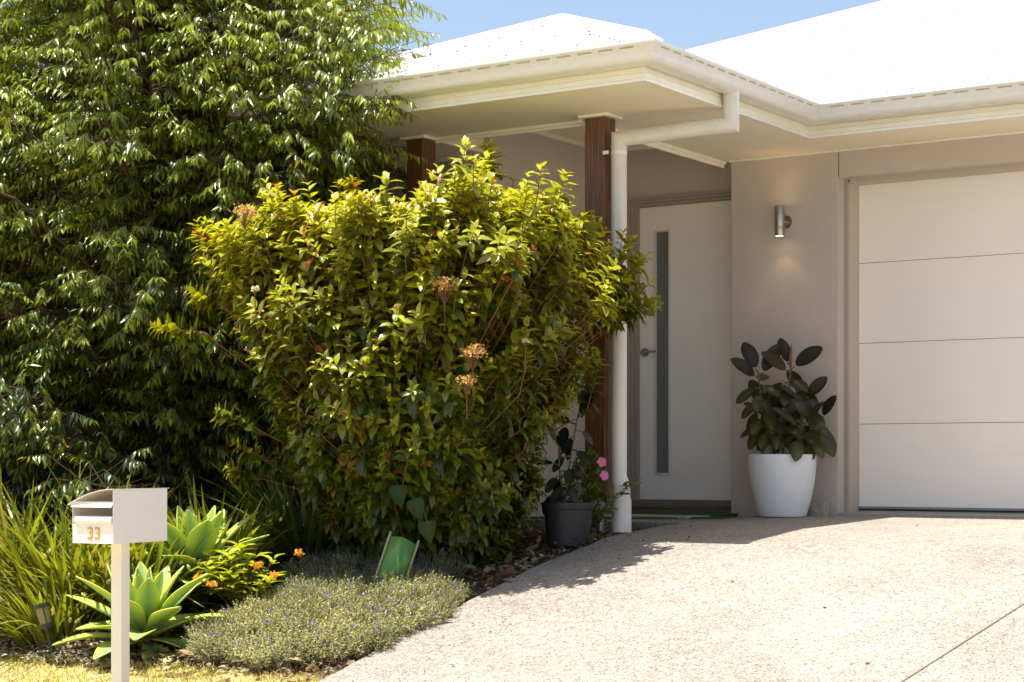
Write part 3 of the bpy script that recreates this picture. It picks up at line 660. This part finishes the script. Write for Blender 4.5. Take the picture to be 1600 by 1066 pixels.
# ------------------------------------------------------------------ strappy iris clumps
pb = MB(); pb.lathe((0,0,0),[(0,-.017),(.006,-.014),(.0095,-.004),(.009,.006),(.004,.015),(0,.017)],8)
POD = bpy.data.meshes.new('seed_pod'); POD.from_pydata(pb.v,[],pb.f); POD.shade_smooth(); POD.materials.append(mat('pod', (.42,.42,.11), .5))
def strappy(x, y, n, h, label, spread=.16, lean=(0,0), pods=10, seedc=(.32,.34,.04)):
    z = float(gz(y))-.05; root = empty('strappy_plant', (x,y,z), label, 'strappy plant', 'strappy iris clumps at the left of the bed')
    r = spread*np.sqrt(rng.random(n)); a = rng.uniform(0,2*PI,n)
    P = np.stack([x+r*np.cos(a), y+r*np.sin(a), np.full(n,z)],1)
    out = np.stack([np.cos(a),np.sin(a),np.zeros(n)],1)*rng.uniform(.1,.75,n)[:,None]+np.array([lean[0],lean[1],0])
    T = out+UPV+rng.normal(0,.1,(n,3)); N = UPV*.6-out*1.0+rng.normal(0,.25,(n,3))
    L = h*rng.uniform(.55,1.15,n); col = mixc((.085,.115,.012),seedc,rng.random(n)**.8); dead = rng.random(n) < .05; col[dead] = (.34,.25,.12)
    leaves('blades', P,T,N,L,rng.uniform(.017,.028,n),-rng.uniform(-.70,-.05,n),.18,col,M['blade'],root,T_BLADE)
    A=[];B=[];pp=[]
    for i in range(pods):
        an = rnd.uniform(0,2*PI); o = np.array([math.cos(an),math.sin(an),0]); p0 = np.array([x,y,z]); p1 = p0+o*.3*h+UPV*h*.55; p2 = p0+o*.75*h+UPV*h*rnd.uniform(.25,.9)
        A += [p0,p1]; B += [p1,p2]; pp += [p2, p2+rdir(1)[0]*.04+UPV*-.02]
    if pods:
        segs('flower_stalks', A, B, .003, .0022, M['stem'], root, 5)
        for p_ in pp:
            q = bpy.data.objects.new('seed_pod', POD); C.objects.link(q); q.parent = root; q.location = Vector(p_)-root.location
            q.rotation_euler = (rnd.uniform(-.9,.9), rnd.uniform(-.9,.9), rnd.uniform(0,6)); q.scale = (1,1,rnd.uniform(.8,1.3))
    return root
strappy(-7.48,6.98,330,.82,'tall strappy clump at the left picture edge, its blades standing up under the tree',.24,(.0,-.05),14)
strappy(-7.10,7.02,280,.62,'strappy clump with arching yellow-green blades just behind the mailbox',.2,(.15,-.1),12)
strappy(-7.25,6.58,200,.50,'low strappy clump with seed pods spilling over the little solar light',.16,(-.05,-.3),16)
strappy(-6.98,7.55,200,.62,'strappy clump rising between the mailbox and the upper agave',.16,(.1,0),4)
strappy(-7.95,7.0,220,.85,'strappy clump cut by the left picture edge',.2,(.1,-.1),6)
strappy(-6.62,7.95,150,.62,'dark strappy clump in deep shade left of the bush',.16,(.1,0),0,(.04,.07,.015))  # blades coloured darker, so the shade is in their colour
strappy(-6.85,8.15,130,.70,'shaded strappy clump at the foot of the weeping tree',.14,(0,0),0,(.04,.07,.015))  # same darkened blade colour standing in for tree shade

# ------------------------------------------------------------------ agaves
def agave(x, y, zc, n, L0, label, tilt=(0,0), seed=0):
    r_ = np.random.default_rng(seed); z = float(gz(y))-.035
    root = empty('agave', (x,y,z), label, 'agave', 'agaves beside the mailbox')
    P=[];T=[];N=[];L=[];W_=[];D=[];Cc=[]
    for i in range(n):
        t = i/(n-1); a = i*2.39996+seed; el = R(86-98*t**1.05) + r_.uniform(-.08,.08)
        o = np.array([math.cos(a), math.sin(a), 0]); d = o*math.cos(el)+UPV*math.sin(el)+np.array([tilt[0],tilt[1],0])
        P.append(np.array([x,y,zc])+o*.012*(1+t)-UPV*.10*t); T.append(d); N.append(UPV*math.cos(el)-o*math.sin(el)+np.array([0,0,.02])); 
        l = L0*(.55+.5*min(1,t*2.2))*r_.uniform(.9,1.08); L.append(l); W_.append(l*r_.uniform(.31,.37)*(.6+.4*min(1,t*3))); D.append(-.10+.30*t+r_.uniform(-.08,.08)); Cc.append(np.array([.29,.40,.16])*(1.12-.25*t)*r_.uniform(.92,1.08))
    Cc = np.array(Cc)
    o = leaves('leaf_rosette', np.array(P),np.array(T),np.array(N),np.array(L),np.array(W_),np.array(D),.20,Cc,M['leaf_succ'],root,T_AGAVE,rim=Cc*np.array([1.8,1.45,.5]),rib=Cc*np.array([.72,.88,1.0]))
    m = o.modifiers.new('sub','SUBSURF'); m.levels = 1; m.render_levels = 2
    m = o.modifiers.new('sol','SOLIDIFY'); m.thickness = .006
    b = MB(); b.tube([(x,y,z-.05),(x,y,zc-.02)],[.035,.045],12); b.build('trunk', M['stem'], root, smooth=True)
agave(-6.56, 6.60, -.80, 34, .42, 'lower agave rosette at the lawn edge, partly hidden by the white mailbox post', (0,-.12), 2)
agave(-6.82, 7.22, -.56, 36, .46, 'upper agave rosette, behind and right of the mailbox', (.05,-.1), 5)

# ------------------------------------------------------------------ small variegated shrub with orange flowers
def ixora():
    x, y = -6.36, 7.08; z = float(gz(y))-.035
    root = empty('flowering_shrub', (x,y,z), 'small yellow-green shrub with orange flowers between the upper agave and the grey groundcover', 'shrub')
    A=[];B=[];tips=[]
    for i in range(26):
        a = rnd.uniform(0,2*PI); r = rnd.uniform(.05,.26); o = CR*math.cos(a)*r*1.15+CF*math.sin(a)*r*.7; hgt = rnd.uniform(.18,.36)+(.10 if i < 3 else 0)
        if i < 3: o = CR*(-.02+.02*i)
        p0 = np.array([x,y,z]); p1 = p0+o*.5+UPV*hgt*.6; p2 = p0+o+UPV*hgt; A += [p0,p1]; B += [p1,p2]; tips.append((p1,p2))
    segs('stems', A,B,.005,.003,M['stem'],root,5)
    P=[];T=[];N=[];Cc=[]
    for p1,p2 in tips:
        d = unit((p2-p1)[None])[0]
        for j in range(9):
            t = 1-j*.11; a = j*2.2+rnd.random()
            rad = CR*math.cos(a)+CF*math.sin(a)
            P.append(p1+(p2-p1)*t); T.append(rad+UPV*(.8-.06*j)); N.append(UPV-rad*.4+rdir(1)[0]*.3); Cc.append(np.array([.42,.47,.04])*rnd.uniform(.7,1.2)*(1-.06*j))
    n = len(P); leaves('foliage',np.array(P),np.array(T),np.array(N),rng.uniform(.07,.105,n),rng.uniform(.034,.048,n),.35,.18,np.array(Cc),M['leaf_gloss'],root)
    for (a,f,h) in [(-.20,-.15,.12),(-.13,-.16,.085),(.30,-.05,.24),(.18,-.12,.13),(.10,-.14,.18)]:
        c = np.array([x,y,z])+CR*a+CF*f+UPV*(h+.11); k = 50; q = rdir(k)*.024*rng.random((k,1))**.3*np.array([1,1,.6])
        leaves('flower_head', c+q, rdir(k)+UPV*.5, rdir(k), .018,.012,.1,.1,mixc((.75,.30,.02),(.85,.50,.06),rng.random(k)),M['petal'],root,T_TINY)
ixora()

# ------------------------------------------------------------------ grey-green groundcover with tiny blue flowers
def groundcover(name, cx, cy, rx, ry, hh, n, c0, c1, nf, label):
    P=[];Dd=[]
    U_ = rng.uniform(-1,1,(n*2,2)); keep = (np.abs(U_[:,0])**2.6+np.abs(U_[:,1])**2.6) < 1; U_ = U_[keep][:n]; n = len(U_)
    rr = (np.abs(U_[:,0])**2.6+np.abs(U_[:,1])**2.6)
    x = cx+U_[:,0]*rx*(1+.05*np.sin(U_[:,1]*9)); y = cy+U_[:,1]*ry*(1+.05*np.sin(U_[:,0]*8))
    lump = .72+.20*np.sin(x*8+1)*np.sin(y*7)+.20*np.sin(x*21)*np.sin(y*17+2)+.16*np.sin(x*37+y*33)*np.sin(y*40-x*19)
    top = hh*np.sqrt(np.clip(1-rr,0,1))*lump; lay = 1-.55*rng.random(n)**1.8
    z = gz(y)-.02+top*lay+.012
    P = np.stack([x,y,z],1); out = np.stack([U_[:,0]*.9,U_[:,1]*.9,np.full(n,.75)],1); d = unit(out*(.4+rr[:,None])+UPV*.6+rng.normal(0,.45,(n,3)))
    PP=[];TT=[];NN=[];CC=[]; S = rng.uniform(.04,.095,n)
    tone = (.5+.5*np.sin(x*13)*np.sin(y*11))*.5+rng.random(n)*.5
    for j in range(9):
        t = 1-j*.115; a = j*2.4+rng.random(n)*6
        u = unit(np.cross(d,UPV+.01)); v = np.cross(d,u); rad = u*np.cos(a)[:,None]+v*np.sin(a)[:,None]
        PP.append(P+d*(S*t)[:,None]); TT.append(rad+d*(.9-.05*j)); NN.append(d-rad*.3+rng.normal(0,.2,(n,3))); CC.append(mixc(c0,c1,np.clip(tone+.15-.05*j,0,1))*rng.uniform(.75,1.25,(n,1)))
    PP,TT,NN,CC = map(np.concatenate,(PP,TT,NN,CC))
    o = leaves(name,PP,TT,NN,rng.uniform(.011,.021,len(PP)),rng.uniform(.0045,.0075,len(PP)),.2,.12,CC,M['leaf_matte'],None,T_TINY)
    tag(o,label,'groundcover',kind='stuff')
    s_ = segs('stems',P-d*.06,P+d*S[:,None],.0013,.0009,M['stake'],None,3); s_.parent = o
    k = rng.choice(n,nf,replace=False); F = P[k]+d[k]*S[k][:,None]*1.05+UPV*.004; F = np.repeat(F,5,0)
    f = leaves('blue_flowers',F,rdir(len(F))*1.0+UPV*.4,rdir(len(F))+UPV,.0085,.007,.0,.0,mixc((.10,.10,.60),(.20,.19,.75),rng.random(len(F))),M['petal'],None,T_TINY); f.parent = o; f['kind'] = 'stuff'
groundcover('groundcover', -5.74, 7.02, .59, .62, .125, 6600, (.11,.12,.028),(.42,.40,.15), 300, 'grey-green mounded groundcover with tiny blue flowers along the driveway edge')
groundcover('groundcover', -6.02, 7.72, .5, .32, .14, 3000, (.05,.075,.03),(.13,.17,.08), 70, 'shade-darkened groundcover with blue flowers in the shade round the green tree guard')  # same plant as above, leaf colours darkened to carry the shade

# ------------------------------------------------------------------ mulch, litter and grass
def chips(name, n, x0, x1, y0, y1, size, c0, c1, label, cat, dz=-.02, mt='leaf_matte'):
    x = rng.uniform(x0,x1,n); y = rng.uniform(y0,y1,n); P = np.stack([x,y,gz(y)+dz+rng.uniform(0,.02,n)],1)
    T = rdir(n)*np.array([1,1,.25]); N = UPV+rng.normal(0,.35,(n,3)); s = size*rng.uniform(.4,1.4,n)
    o = leaves(name,P,T,N,s,s*rng.uniform(.25,.6,n),rng.uniform(-.3,.5,n),.1,mixc(c0,c1,rng.random(n)**1.5)*rng.uniform(.7,1.2,(n,1)),M[mt],None,T_LANCE)
    return tag(o,label,cat,kind='stuff')
chips('bark_mulch',15000,-8.6,-5.22,6.35,9.1,.04,(.07,.045,.028),(.50,.40,.29),'brown bark mulch and dry leaves lying in the garden bed','mulch')
chips('sunlit_mulch',2600,-8.2,-6.6,6.28,6.72,.035,(.20,.16,.12),(.62,.54,.46),'pale mulch chips with sunlight in their colour along the lawn edge, left of the mailbox','mulch',-.01)  # paler second layer of chips, sunlight put into their colour
chips('leaf_litter',900,-7.6,-5.23,6.4,9.0,.085,(.16,.08,.035),(.48,.36,.22),'curled fallen leaves on the mulch','leaf litter',.0)
k = 26000
x = -5.2-rng.random(k)**1.3*3.2; y = 6.42-rng.random(k)**1.0*1.5; patch = np.sin(x*6)*np.sin(y*7+1)+.6*np.sin(x*17)*np.sin(y*15)
P = np.stack([x,y,gz(y)-.032],1); P[:,1] += np.where(rng.random(k) < .2, rng.random(k)*.07, 0)
col = mixc((.58,.43,.19),(.34,.36,.05),np.clip(.45+.35*patch+rng.uniform(-.45,.45,k),0,1))*rng.uniform(.75,1.2,(k,1))
T = rng.normal(0,.75,(k,3))+UPV*.8; T[:,2] = np.abs(T[:,2])
tag(leaves('grass',P,T,rdir(k)+UPV*.3,rng.uniform(.018,.05,k),rng.uniform(.003,.006,k),.4,.1,col,M['blade'],None,([0,.6,1],[1,.8,0])),'dry yellow-green lawn grass in front of the mailbox','grass',kind='stuff')
# a few grass runners and leaf crumbs on the concrete edge
chips('driveway_crumbs',240,-5.3,-4.6,6.3,9.0,.018,(.1,.06,.03),(.35,.25,.15),'crumbs of dry leaf along the driveway edge','leaf litter',.002)
for (x_,y_,l_) in [(-4.0,7.93,0),(-3.36,7.6,1),(-3.8,9.9,2),(-2.9,6.95,3),(-5.0,9.4,4)]:
    P = np.array([[x_,y_,float(gz(y_))+.006]]); o = leaves('fallen_leaf',P,np.array([[math.cos(l_*2),math.sin(l_*2),.1]]),np.array([[.2,.1,1.]]),.035,.016,.5,.2,np.array([[.17,.07,.03]]),M['leaf_matte'])
    tag(o,['brown leaf on the driveway below the white pot','small curled leaf near the middle of the driveway','leaf scrap close to the garage door','leaf crumb low on the driveway near the joint','dark scrap at the foot of the downpipe'][l_],'leaf')

# ------------------------------------------------------------------ mailbox
def mailbox():
    Nn = CR*(-1.72)+CF*7.9; e1 = CR*(-.887)+CF*.462; e2 = CR*.462+CF*.887; top, bot, W_, L_ = -.119, -.354, .227, .37
    root = empty('mailbox', tuple(Nn+e2*.185+e1*.113+UPV*-1.12), 'white metal letterbox numbered 33 on a square white post at the lawn edge', 'mailbox')
    Mx = Matrix(((e1[0],e2[0],0,Nn[0]),(e1[1],e2[1],0,Nn[1]),(0,0,1,0),(0,0,0,1)))
    def mb(): m = MB(); m.M = Mx; return m
    pl = M['mail']
    b = mb(); b.box(0,.003,0,L_,bot,top); b.box(W_-.003,W_,0,L_,bot,top-.062); b.box(.003,W_-.003,L_-.003,L_,bot,top-.05); b.box(.003,W_-.003,.0,L_-.003,bot,bot+.003); b.build('body', pl, root, bevel=.0008)
    b = mb(); b.box(.004,W_-.004,.001,.004,bot+.003,bot+.082); b.build('front_panel', pl, root, bevel=.0008)
    b = mb(); b.tube([(.006,.010,bot+.100),(W_-.016,.010,bot+.100)],.020,20); autosmooth(b.build('newspaper_roll_lip', M['mail'], root))
    b = mb(); b.add([(.002,-.012,bot+.158),(W_-.001,-.012,bot+.158),(W_-.001,.004,bot+.182),(.002,.004,bot+.182)],[(0,1,2,3)]); b.build('slot_flap', pl, root, solid=.002)
    b = mb(); n = 18; vs = []
    for i in range(n+1):
        t = i/n; a = -.004+(W_+.022)*t; z = top+.003-.070*t**1.9
        for bb, zz in ((-.012,0),(L_+.014,0),(L_+.014,-.0025),(-.012,-.0025)): vs.append((a,bb,z+zz))
    b.add(vs,[(4*i+j,4*i+(j+1)%4,4*i+4+(j+1)%4,4*i+4+j) for i in range(n) for j in range(4)]+[(0,1,2,3),(4*n+3,4*n+2,4*n+1,4*n)]); autosmooth(b.build('curved_lid', pl, root))
    b = mb(); 
    for bb, zz in ((.10,top-.07),(.27,top-.07)): 
        b2 = mb(); b2.tube([(0,bb,zz),(-.0015,bb,zz)],.0035,10); b2.build('rivet', pl, root)
    b = mb(); b.box(.083,.141,.154,.212,bot-.9,bot-.001); b.build('post', pl, root, bevel=.002)
    cu = bpy.data.curves.new('n','FONT'); cu.body = '33'; cu.size = .074; cu.extrude = .0012; cu.offset = .0012; cu.align_x = 'CENTER'; cu.space_character = 1.08
    to = bpy.data.objects.new('n',cu); C.objects.link(to); bpy.context.view_layer.update()
    me = bpy.data.meshes.new_from_object(to.evaluated_get(bpy.context.evaluated_depsgraph_get())); bpy.data.objects.remove(to)
    # the numerals stand on the front panel: text x runs towards the box's near corner
    T4 = Matrix(((-e1[0],0,e2[0]*-1,0),(-e1[1],0,e2[1]*-1,0),(0,1,0,0),(0,0,0,1)))
    c = Nn+e1*(W_*.47)-e2*.0012
    me.transform(Matrix.Translation(Vector((c[0],c[1],bot+.020)))@T4)
    link('house_number', me, M['gold'], root)
mailbox()

# ------------------------------------------------------------------ solar garden light, tree guard
def solar():
    x, y = -6.93, 6.33; z = float(gz(y)); root = empty('solar_light', (x,y,z), 'small black solar stake light leaning in the mulch, left of the mailbox', 'garden light')
    ax = (CR*-.24+UPV).astype(float); ax /= np.linalg.norm(ax); p = lambda t: tuple(np.array([x,y,z])+ax*t)
    def tb(name, t0, t1, r, m, n=24, r1=None): b = MB(); b.tube([p(t0),p(t1)],[r,r if r1 is None else r1],n); return autosmooth(b.build(name,m,root),30)
    tb('stake',-.06,.15,.010,M['solar'],10); tb('base_ring',.145,.165,.034,M['solar']); tb('lens',.165,.245,.030,M['lens'],24,.034)
    tb('cap',.245,.262,.041,M['solar']); tb('solar_panel',.262,.267,.036,mat('solar_cell',(.03,.03,.05),.2))
    for i in range(4):
        a = i*PI/2+.4; o = (CR*math.cos(a)+CF*math.sin(a))*.034; b = MB(); b.tube([tuple(np.array(p(.165))+o),tuple(np.array(p(.246))+o)],.0035,6); b.build('rib',M['solar'],root)
    tb('bulb',.165,.20,.010,mat('bulb',(.6,.5,.2),.3),12)
solar()
def guard():
    x, y = -5.68, 7.36; z = float(gz(y))-.04; root = empty('tree_guard', (x,y,z), 'green plastic tree guard leaning between two thin stakes at the foot of the bush', 'tree guard')
    lean = CR*.33+UPV; lean = lean/np.linalg.norm(lean); sd = CR-lean*lean[0]*0; sd = unit((CR*1.0-UPV*.33)[None])[0]; b = MB(); n = 14; vs = []
    for k in (0,1):
        for i in range(n+1):
            t = -1+2*i/n; q = np.array([x,y,z])+lean*(.36*k+.02)+sd*t*.066-CF*(.035*(1-t*t))+UPV*(.012*math.cos(t*2)*k); vs.append(tuple(q))
    b.add(vs,[(i,i+1,n+2+i,n+1+i) for i in range(n)]); b.build('sleeve',M['guard'],root,smooth=True,solid=.004)
    for t in (-1,1):
        q = np.array([x,y,z])+sd*t*.074; b = MB(); b.tube([tuple(q-lean*.08),tuple(q+lean*.40)],.0065,8); b.build('stake',M['stake'],root)
guard()
def heartplant():
    x,y = -5.56,7.34; z = float(gz(y)); root = empty('broad_leaf_plant',(x,y,z),'three big dull green heart-shaped leaves beside the green tree guard','plant')
    A=[];P=[];T=[]
    for (a,h,f,ta,tz) in [(.0,.60,.10,.1,-.9),(.08,.53,.06,.35,-.9),(.15,.42,.04,.10,-.95)]:
        p = np.array([x,y,z])+CR*a+CF*f+UPV*h; P.append(p); T.append(CR*ta+UPV*tz-CF*.25)
    for p, t_ in zip(P, T):
        lf = leaves('leaf',p[None],np.array([t_]),(-CF*1.0+UPV*.35+rdir(1)[0]*.35)[None],.125,.095,.35,.18,np.array([[.022,.048,.008]]),M['leaf_matte'],root,([0,.08,.25,.45,.7,.88,1],[.45,.9,1,.86,.5,.2,0]),rib=np.array([[.035,.065,.015]]))
        segs('leaf_stalk',(p+CF*.3+UPV*.12-CR*.05)[None],p[None],.004,.003,M['stem'],root,6)
heartplant()

# ------------------------------------------------------------------ pots
def rubber(name, stems, root, leafL, c0, c1, seed=1, rim=(0,0,-9,0)):
    r_ = np.random.default_rng(seed); P=[];T=[];N=[];L=[];A=[];B=[];Cc=[]
    for (p0, p1, p2, n) in stems:
        p0,p1,p2 = map(np.array,(p0,p1,p2)); prev = p0
        for k in range(1,9):
            s = k/8; cur = p0*(1-s)**2+2*p1*s*(1-s)+p2*s*s; A.append(prev);B.append(cur);prev = cur
        for i in range(n):
            s = 1-.82*i/n; cur = p0*(1-s)**2+2*p1*s*(1-s)+p2*s*s; d = unit((p2-p1)[None])[0]
            a = i*2.39996+seed; rad = CR*math.cos(a)-CF*math.sin(a); up = 1.9-.55*i if i < 5 else -.55-.05*i
            up = max(up,-1.6)
            N_x=0; t_ = unit((rad+UPV*up+r_.normal(0,.18,3))[None])[0]
            pet = cur+unit((rad+UPV*max(up,-.2)*.6)[None])[0]*.035; A.append(cur);B.append(pet)
            e_ = pet+t_*leafL*.9; c_ = np.array(rim[:2])
            if min(e_[2], pet[2]) < rim[2] and min(np.linalg.norm(e_[:2]-c_), np.linalg.norm(pet[:2]-c_)) < rim[3]: continue
            P.append(pet);T.append(t_);N.append(UPV*1.0-rad*.5*np.sign(up)*min(1,abs(up))+r_.normal(0,.25,3)+(-CF*1.3));L.append(leafL*r_.uniform(.8,1.15)*(.9 if i > 2 else 1)); y = min(1,max(0,.15+.07*i+r_.uniform(-.2,.2))); Cc.append(np.array(c0)*(1-y)+np.array(c1)*y)
    segs('stems',A,B,.0055,.0045,M['stem'],root,6)
    Cc = np.array(Cc); L = np.array(L)
    o = leaves('foliage',np.array(P),np.array(T),np.array(N),L,L*r_.uniform(.45,.54,len(L)),r_.uniform(.02,.22,len(L)),.10,Cc,M['leaf_dark'],root,T_RUB,rib=Cc*1.8+.006)
    m = o.modifiers.new('sub','SUBSURF'); m.levels = 1; m.render_levels = 1
def whitepot():
    x,y = -4.985,10.62; z = -.347; root = empty('potted_rubber_plant',(x,y,z),'dark-leaved rubber plant in a large round white pot against the garage wall','potted plant')
    b = MB(); b.lathe((x,y,z),[(0,0),(.135,0),(.148,.004),(.158,.03),(.178,.10),(.196,.18),(.208,.26),(.214,.33),(.2135,.385),(.212,.393),(.206,.396),(.200,.392),(.198,.37),(.196,.34),(.0,.34)],64); autosmooth(b.build('pot',M['pot'],root),35)
    b = MB(); b.lathe((x,y,z),[(0,.352),(.12,.350),(.1955,.343)],24); b.build('soil',M['soil'],root)
    zb = z+.34; q = lambda a,f,h: tuple(np.array([x,y,zb])+CR*a+CF*f+UPV*h)
    rubber('rubber',[(q(-.06,0,0),q(-.13,0,.3),q(-.155,-.03,.57),24),(q(.0,.02,0),q(.03,.02,.3),q(.05,-.02,.61),26),(q(.06,0,0),q(.16,-.03,.14),q(.225,-.08,.28),26),(q(-.03,-.04,0),q(-.04,-.08,.15),q(-.02,-.1,.30),14),(q(.05,-.05,0),q(.1,-.12,.14),q(.10,-.14,.24),14),(q(.1,0,0),q(.12,-.02,.2),q(.13,-.04,.42),16),(q(-.08,0,0),q(-.10,-.02,.16),q(-.12,-.04,.34),14)],root,.195,(.010,.007,.006),(.050,.052,.012),4,(x,y,z+.36,.24))
    p = q(.05,-.02,.61); b = MB(); b.tube([p,tuple(np.array(p)+UPV*.05),tuple(np.array(p)+UPV*.15+CR*.005)],[.007,.013,.002],8); b.build('leaf_sheath',mat('sheath',(.17,.07,.04),.5),root,smooth=True)
whitepot()
def blackpot():
    x,y = -5.385,8.69; z = float(gz(y))-.03; root = empty('potted_rubber_plant',(x,y,z),'near-black rubber plant in a ribbed black plastic pot left of the downpipe','potted plant')
    H_ = .245
    b = MB(); b.lathe((x,y,z),[(0,0),(.110,0),(.116,.006),(.135,H_-.045),(.136,H_-.04),(.146,H_-.038),(.148,H_-.034),(.150,H_-.003),(.148,H_),(.141,H_),(.139,H_-.03),(0,H_-.035)],48); autosmooth(b.build('pot',M['blackpot'],root),30)
    b = MB(); b.lathe((x,y,z),[(0,H_-.02),(.138,H_-.028)],24); b.build('soil',M['soil'],root)
    q = lambda a,f,h: tuple(np.array([x,y,z+H_-.03])+CR*a+CF*f+UPV*h)
    rubber('rubber',[(q(-.02,0,0),q(0,0,.25),q(.07,.02,.58),14),(q(.0,.02,0),q(-.06,0,.15),q(-.05,-.02,.34),9)],root,.15,(.007,.007,.006),(.018,.024,.008),9)
    # pot stands partly on the concrete edge
blackpot()
def vine():
    x,y = -5.40,8.92; z = float(gz(y)); root = empty('flowering_vine',(x,y,z),'straggly vine with pink trumpet flowers in front of the downpipe','flowering plant')
    A=[];B=[];tips=[]
    base = np.array([x,y,z-.02])
    ends = [(-.02,-.05,.36),(.05,-.06,.32),(.0,-.1,.26),(-.1,-.1,.22),(.09,-.08,.24),(.03,-.12,.18),(-.05,-.1,.42),(.26,-.12,.30),(-.12,-.12,.30),(.12,-.05,.16),(-.16,-.14,.24),(.02,-.04,.46),(.07,-.12,.38)]
    for a,f,h in ends:
        e = base+CR*a+CF*f+UPV*h; m = base+CR*a*.3+CF*f*.6+UPV*h*.75; prev = base
        for k in range(1,7): s = k/6; c = base*(1-s)**2+2*m*s*(1-s)+e*s*s; A.append(prev);B.append(c); tips.append((c, s)); prev = c
    segs('stems',A,B,.003,.002,M['twig'],root,5)
    P=[];T=[]
    for c,s in tips:
        for j in range(int(14*s)):
            P.append(c+rdir(1)[0]*.03); T.append(rdir(1)[0]+UPV*.3)
    n=len(P); leaves('foliage',np.array(P),np.array(T),rdir(n)*.6+UPV,rng.uniform(.034,.056,n),rng.uniform(.016,.025,n),.3,.15,mixc((.05,.10,.02),(.15,.20,.03),rng.random(n)),M['leaf'],root)
    for (a,f,h,fc) in [(-.02,-.16,.46,1),(.075,-.15,.43,.6),(.088,-.16,.355,1)]:
        c = base+CR*a+CF*f+UPV*h; ax = unit((-CF+CR*.5*fc+UPV*.2)[None])[0]; u = unit(np.cross(ax,UPV)[None])[0]; v = np.cross(ax,u); k = 5
        an = np.arange(k)*2*PI/k; T_ = u*np.cos(an)[:,None]+v*np.sin(an)[:,None]+ax*.35
        leaves('flower',np.tile(c,(k,1)),T_,np.tile(ax,(k,1)),.030,.026,.25,.05,np.tile(np.array([[.80,.22,.42]]),(k,1)),M['petal'],root,([0,.3,.7,.92,1],[.4,.7,1,.7,0]))
        segs('flower_stalk',(c-ax*.045)[None],c[None],.002,.005,mat('pinktube',(.6,.15,.28),.5),root,8)
    c = base+CR*.27-CF*.12+UPV*.31; segs('flower_bud',c[None],(c+CR*.025+UPV*.006)[None],.002,.007,mat('bud',(.55,.06,.14),.5),root,8)
vine()
b = MB(); b.box(-4.875,-4.775,10.80,10.87,-.345,-.262); bo = b.build('timber_offcut',M['block'],None,bevel=.004); tag(bo,'small weathered block of timber on the concrete between the white pot and the garage','block')
# turf mat and pale pavers on the porch floor
b = MB(); n = 24; vs = []
for i in range(n+1):
    t = i/n; x_ = -6.5+1.30*t; yf = 9.62+.85*t**1.25; 
    for y_, z_ in ((yf,-.362),(yf,-.352),(yf+.06,-.348),(yf+.06,-.362)): vs.append((x_,y_,z_))
b.add(vs,[(4*i+j,4*i+(j+1)%4,4*i+4+(j+1)%4,4*i+4+j) for i in range(n) for j in range(4)]); tag(b.build('artificial_turf_strip',M['turf']),'front strip of green artificial turf along the concrete under the front door','turf')
b = MB(); b.box(-6.55,-5.45,10.62,11.18,-.361,-.338); tag(b.build('artificial_turf_strip',M['turf'],bevel=.004),'rear strip of green artificial turf against the door wall','turf')
b = MB(); b.box(-6.5,-5.46,10.22,10.55,-.361,-.345); tag(b.build('door_paver',M['pink'],bevel=.004),'pale pink paver strip between the two green turf strips','paver')

# a dark understorey shrub under the eaves and a far tree over the roof at the left
def simple_shrub(name, x,y,w_,h_,n,c0,c1,label,cat,ll=.08,zb=None,r=.3,mt='leaf'):
    z = float(gz(y)) if zb is None else zb; root = empty(name,(x,y,z),label,cat)
    th = rdir(n)*rng.random((n,1))**.4*np.array([w_,w_*.8,h_*.5])*(1+.2*np.sin(rdir(n)[:,:1]*9)); c = np.array([x,y,z+h_*.55]); P = c+th
    m = n//12; segs('branches',np.tile(np.array([[x,y,z-.1]]),(m,1)),P[:m],r*.05,r*.012,M['treetwig'],root,5)
    T = rdir(n)+th*1.2; leaves('foliage',P,T,UPV+rdir(n)*.6,ll*rng.uniform(.7,1.2,n),ll*.42,.3,.15,mixc(c0,c1,rng.random(n)),M[mt],root)
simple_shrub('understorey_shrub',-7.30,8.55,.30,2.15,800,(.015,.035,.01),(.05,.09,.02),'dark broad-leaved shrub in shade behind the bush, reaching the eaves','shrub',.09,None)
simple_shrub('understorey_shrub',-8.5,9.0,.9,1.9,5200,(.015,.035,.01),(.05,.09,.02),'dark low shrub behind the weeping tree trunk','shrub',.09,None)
def fartree(x,y,h,w_,label,c0,c1):
    root = empty('distant_tree',(x,y,-.3),label,'tree'); k = 46; cl = rdir(k)*rng.random((k,1))**.5*np.array([w_,w_,h*.28])+np.array([x,y,h*.72])
    b = MB(); b.tube([(x,y,-.5),(x+.1,y,h*.4),(x,y,h*.8)],[.22,.16,.06],8); b.build('trunk',M['bark'],root,smooth=True)
    segs('limbs',np.tile(np.array([[x,y,h*.45]]),(k,1)),cl,.07,.02,M['bark'],root,5)
    P = np.repeat(cl,150,0)+rng.normal(0,1,(k*150,3))*np.array([w_*.16,w_*.16,h*.06]); n = len(P)
    leaves('crown',P,rdir(n),rdir(n)+UPV,.16,.06,.3,.1,mixc(c0,c1,rng.random(n)),M['leaf_matte'],root)
fartree(-26,22,7.6,2.6,'thin brownish tree far behind the roof at the left',(.16,.13,.07),(.30,.26,.15))
fartree(-31,24,7.2,2.8,'grey-green tree beyond the roof at the left picture edge',(.14,.14,.08),(.27,.26,.16))
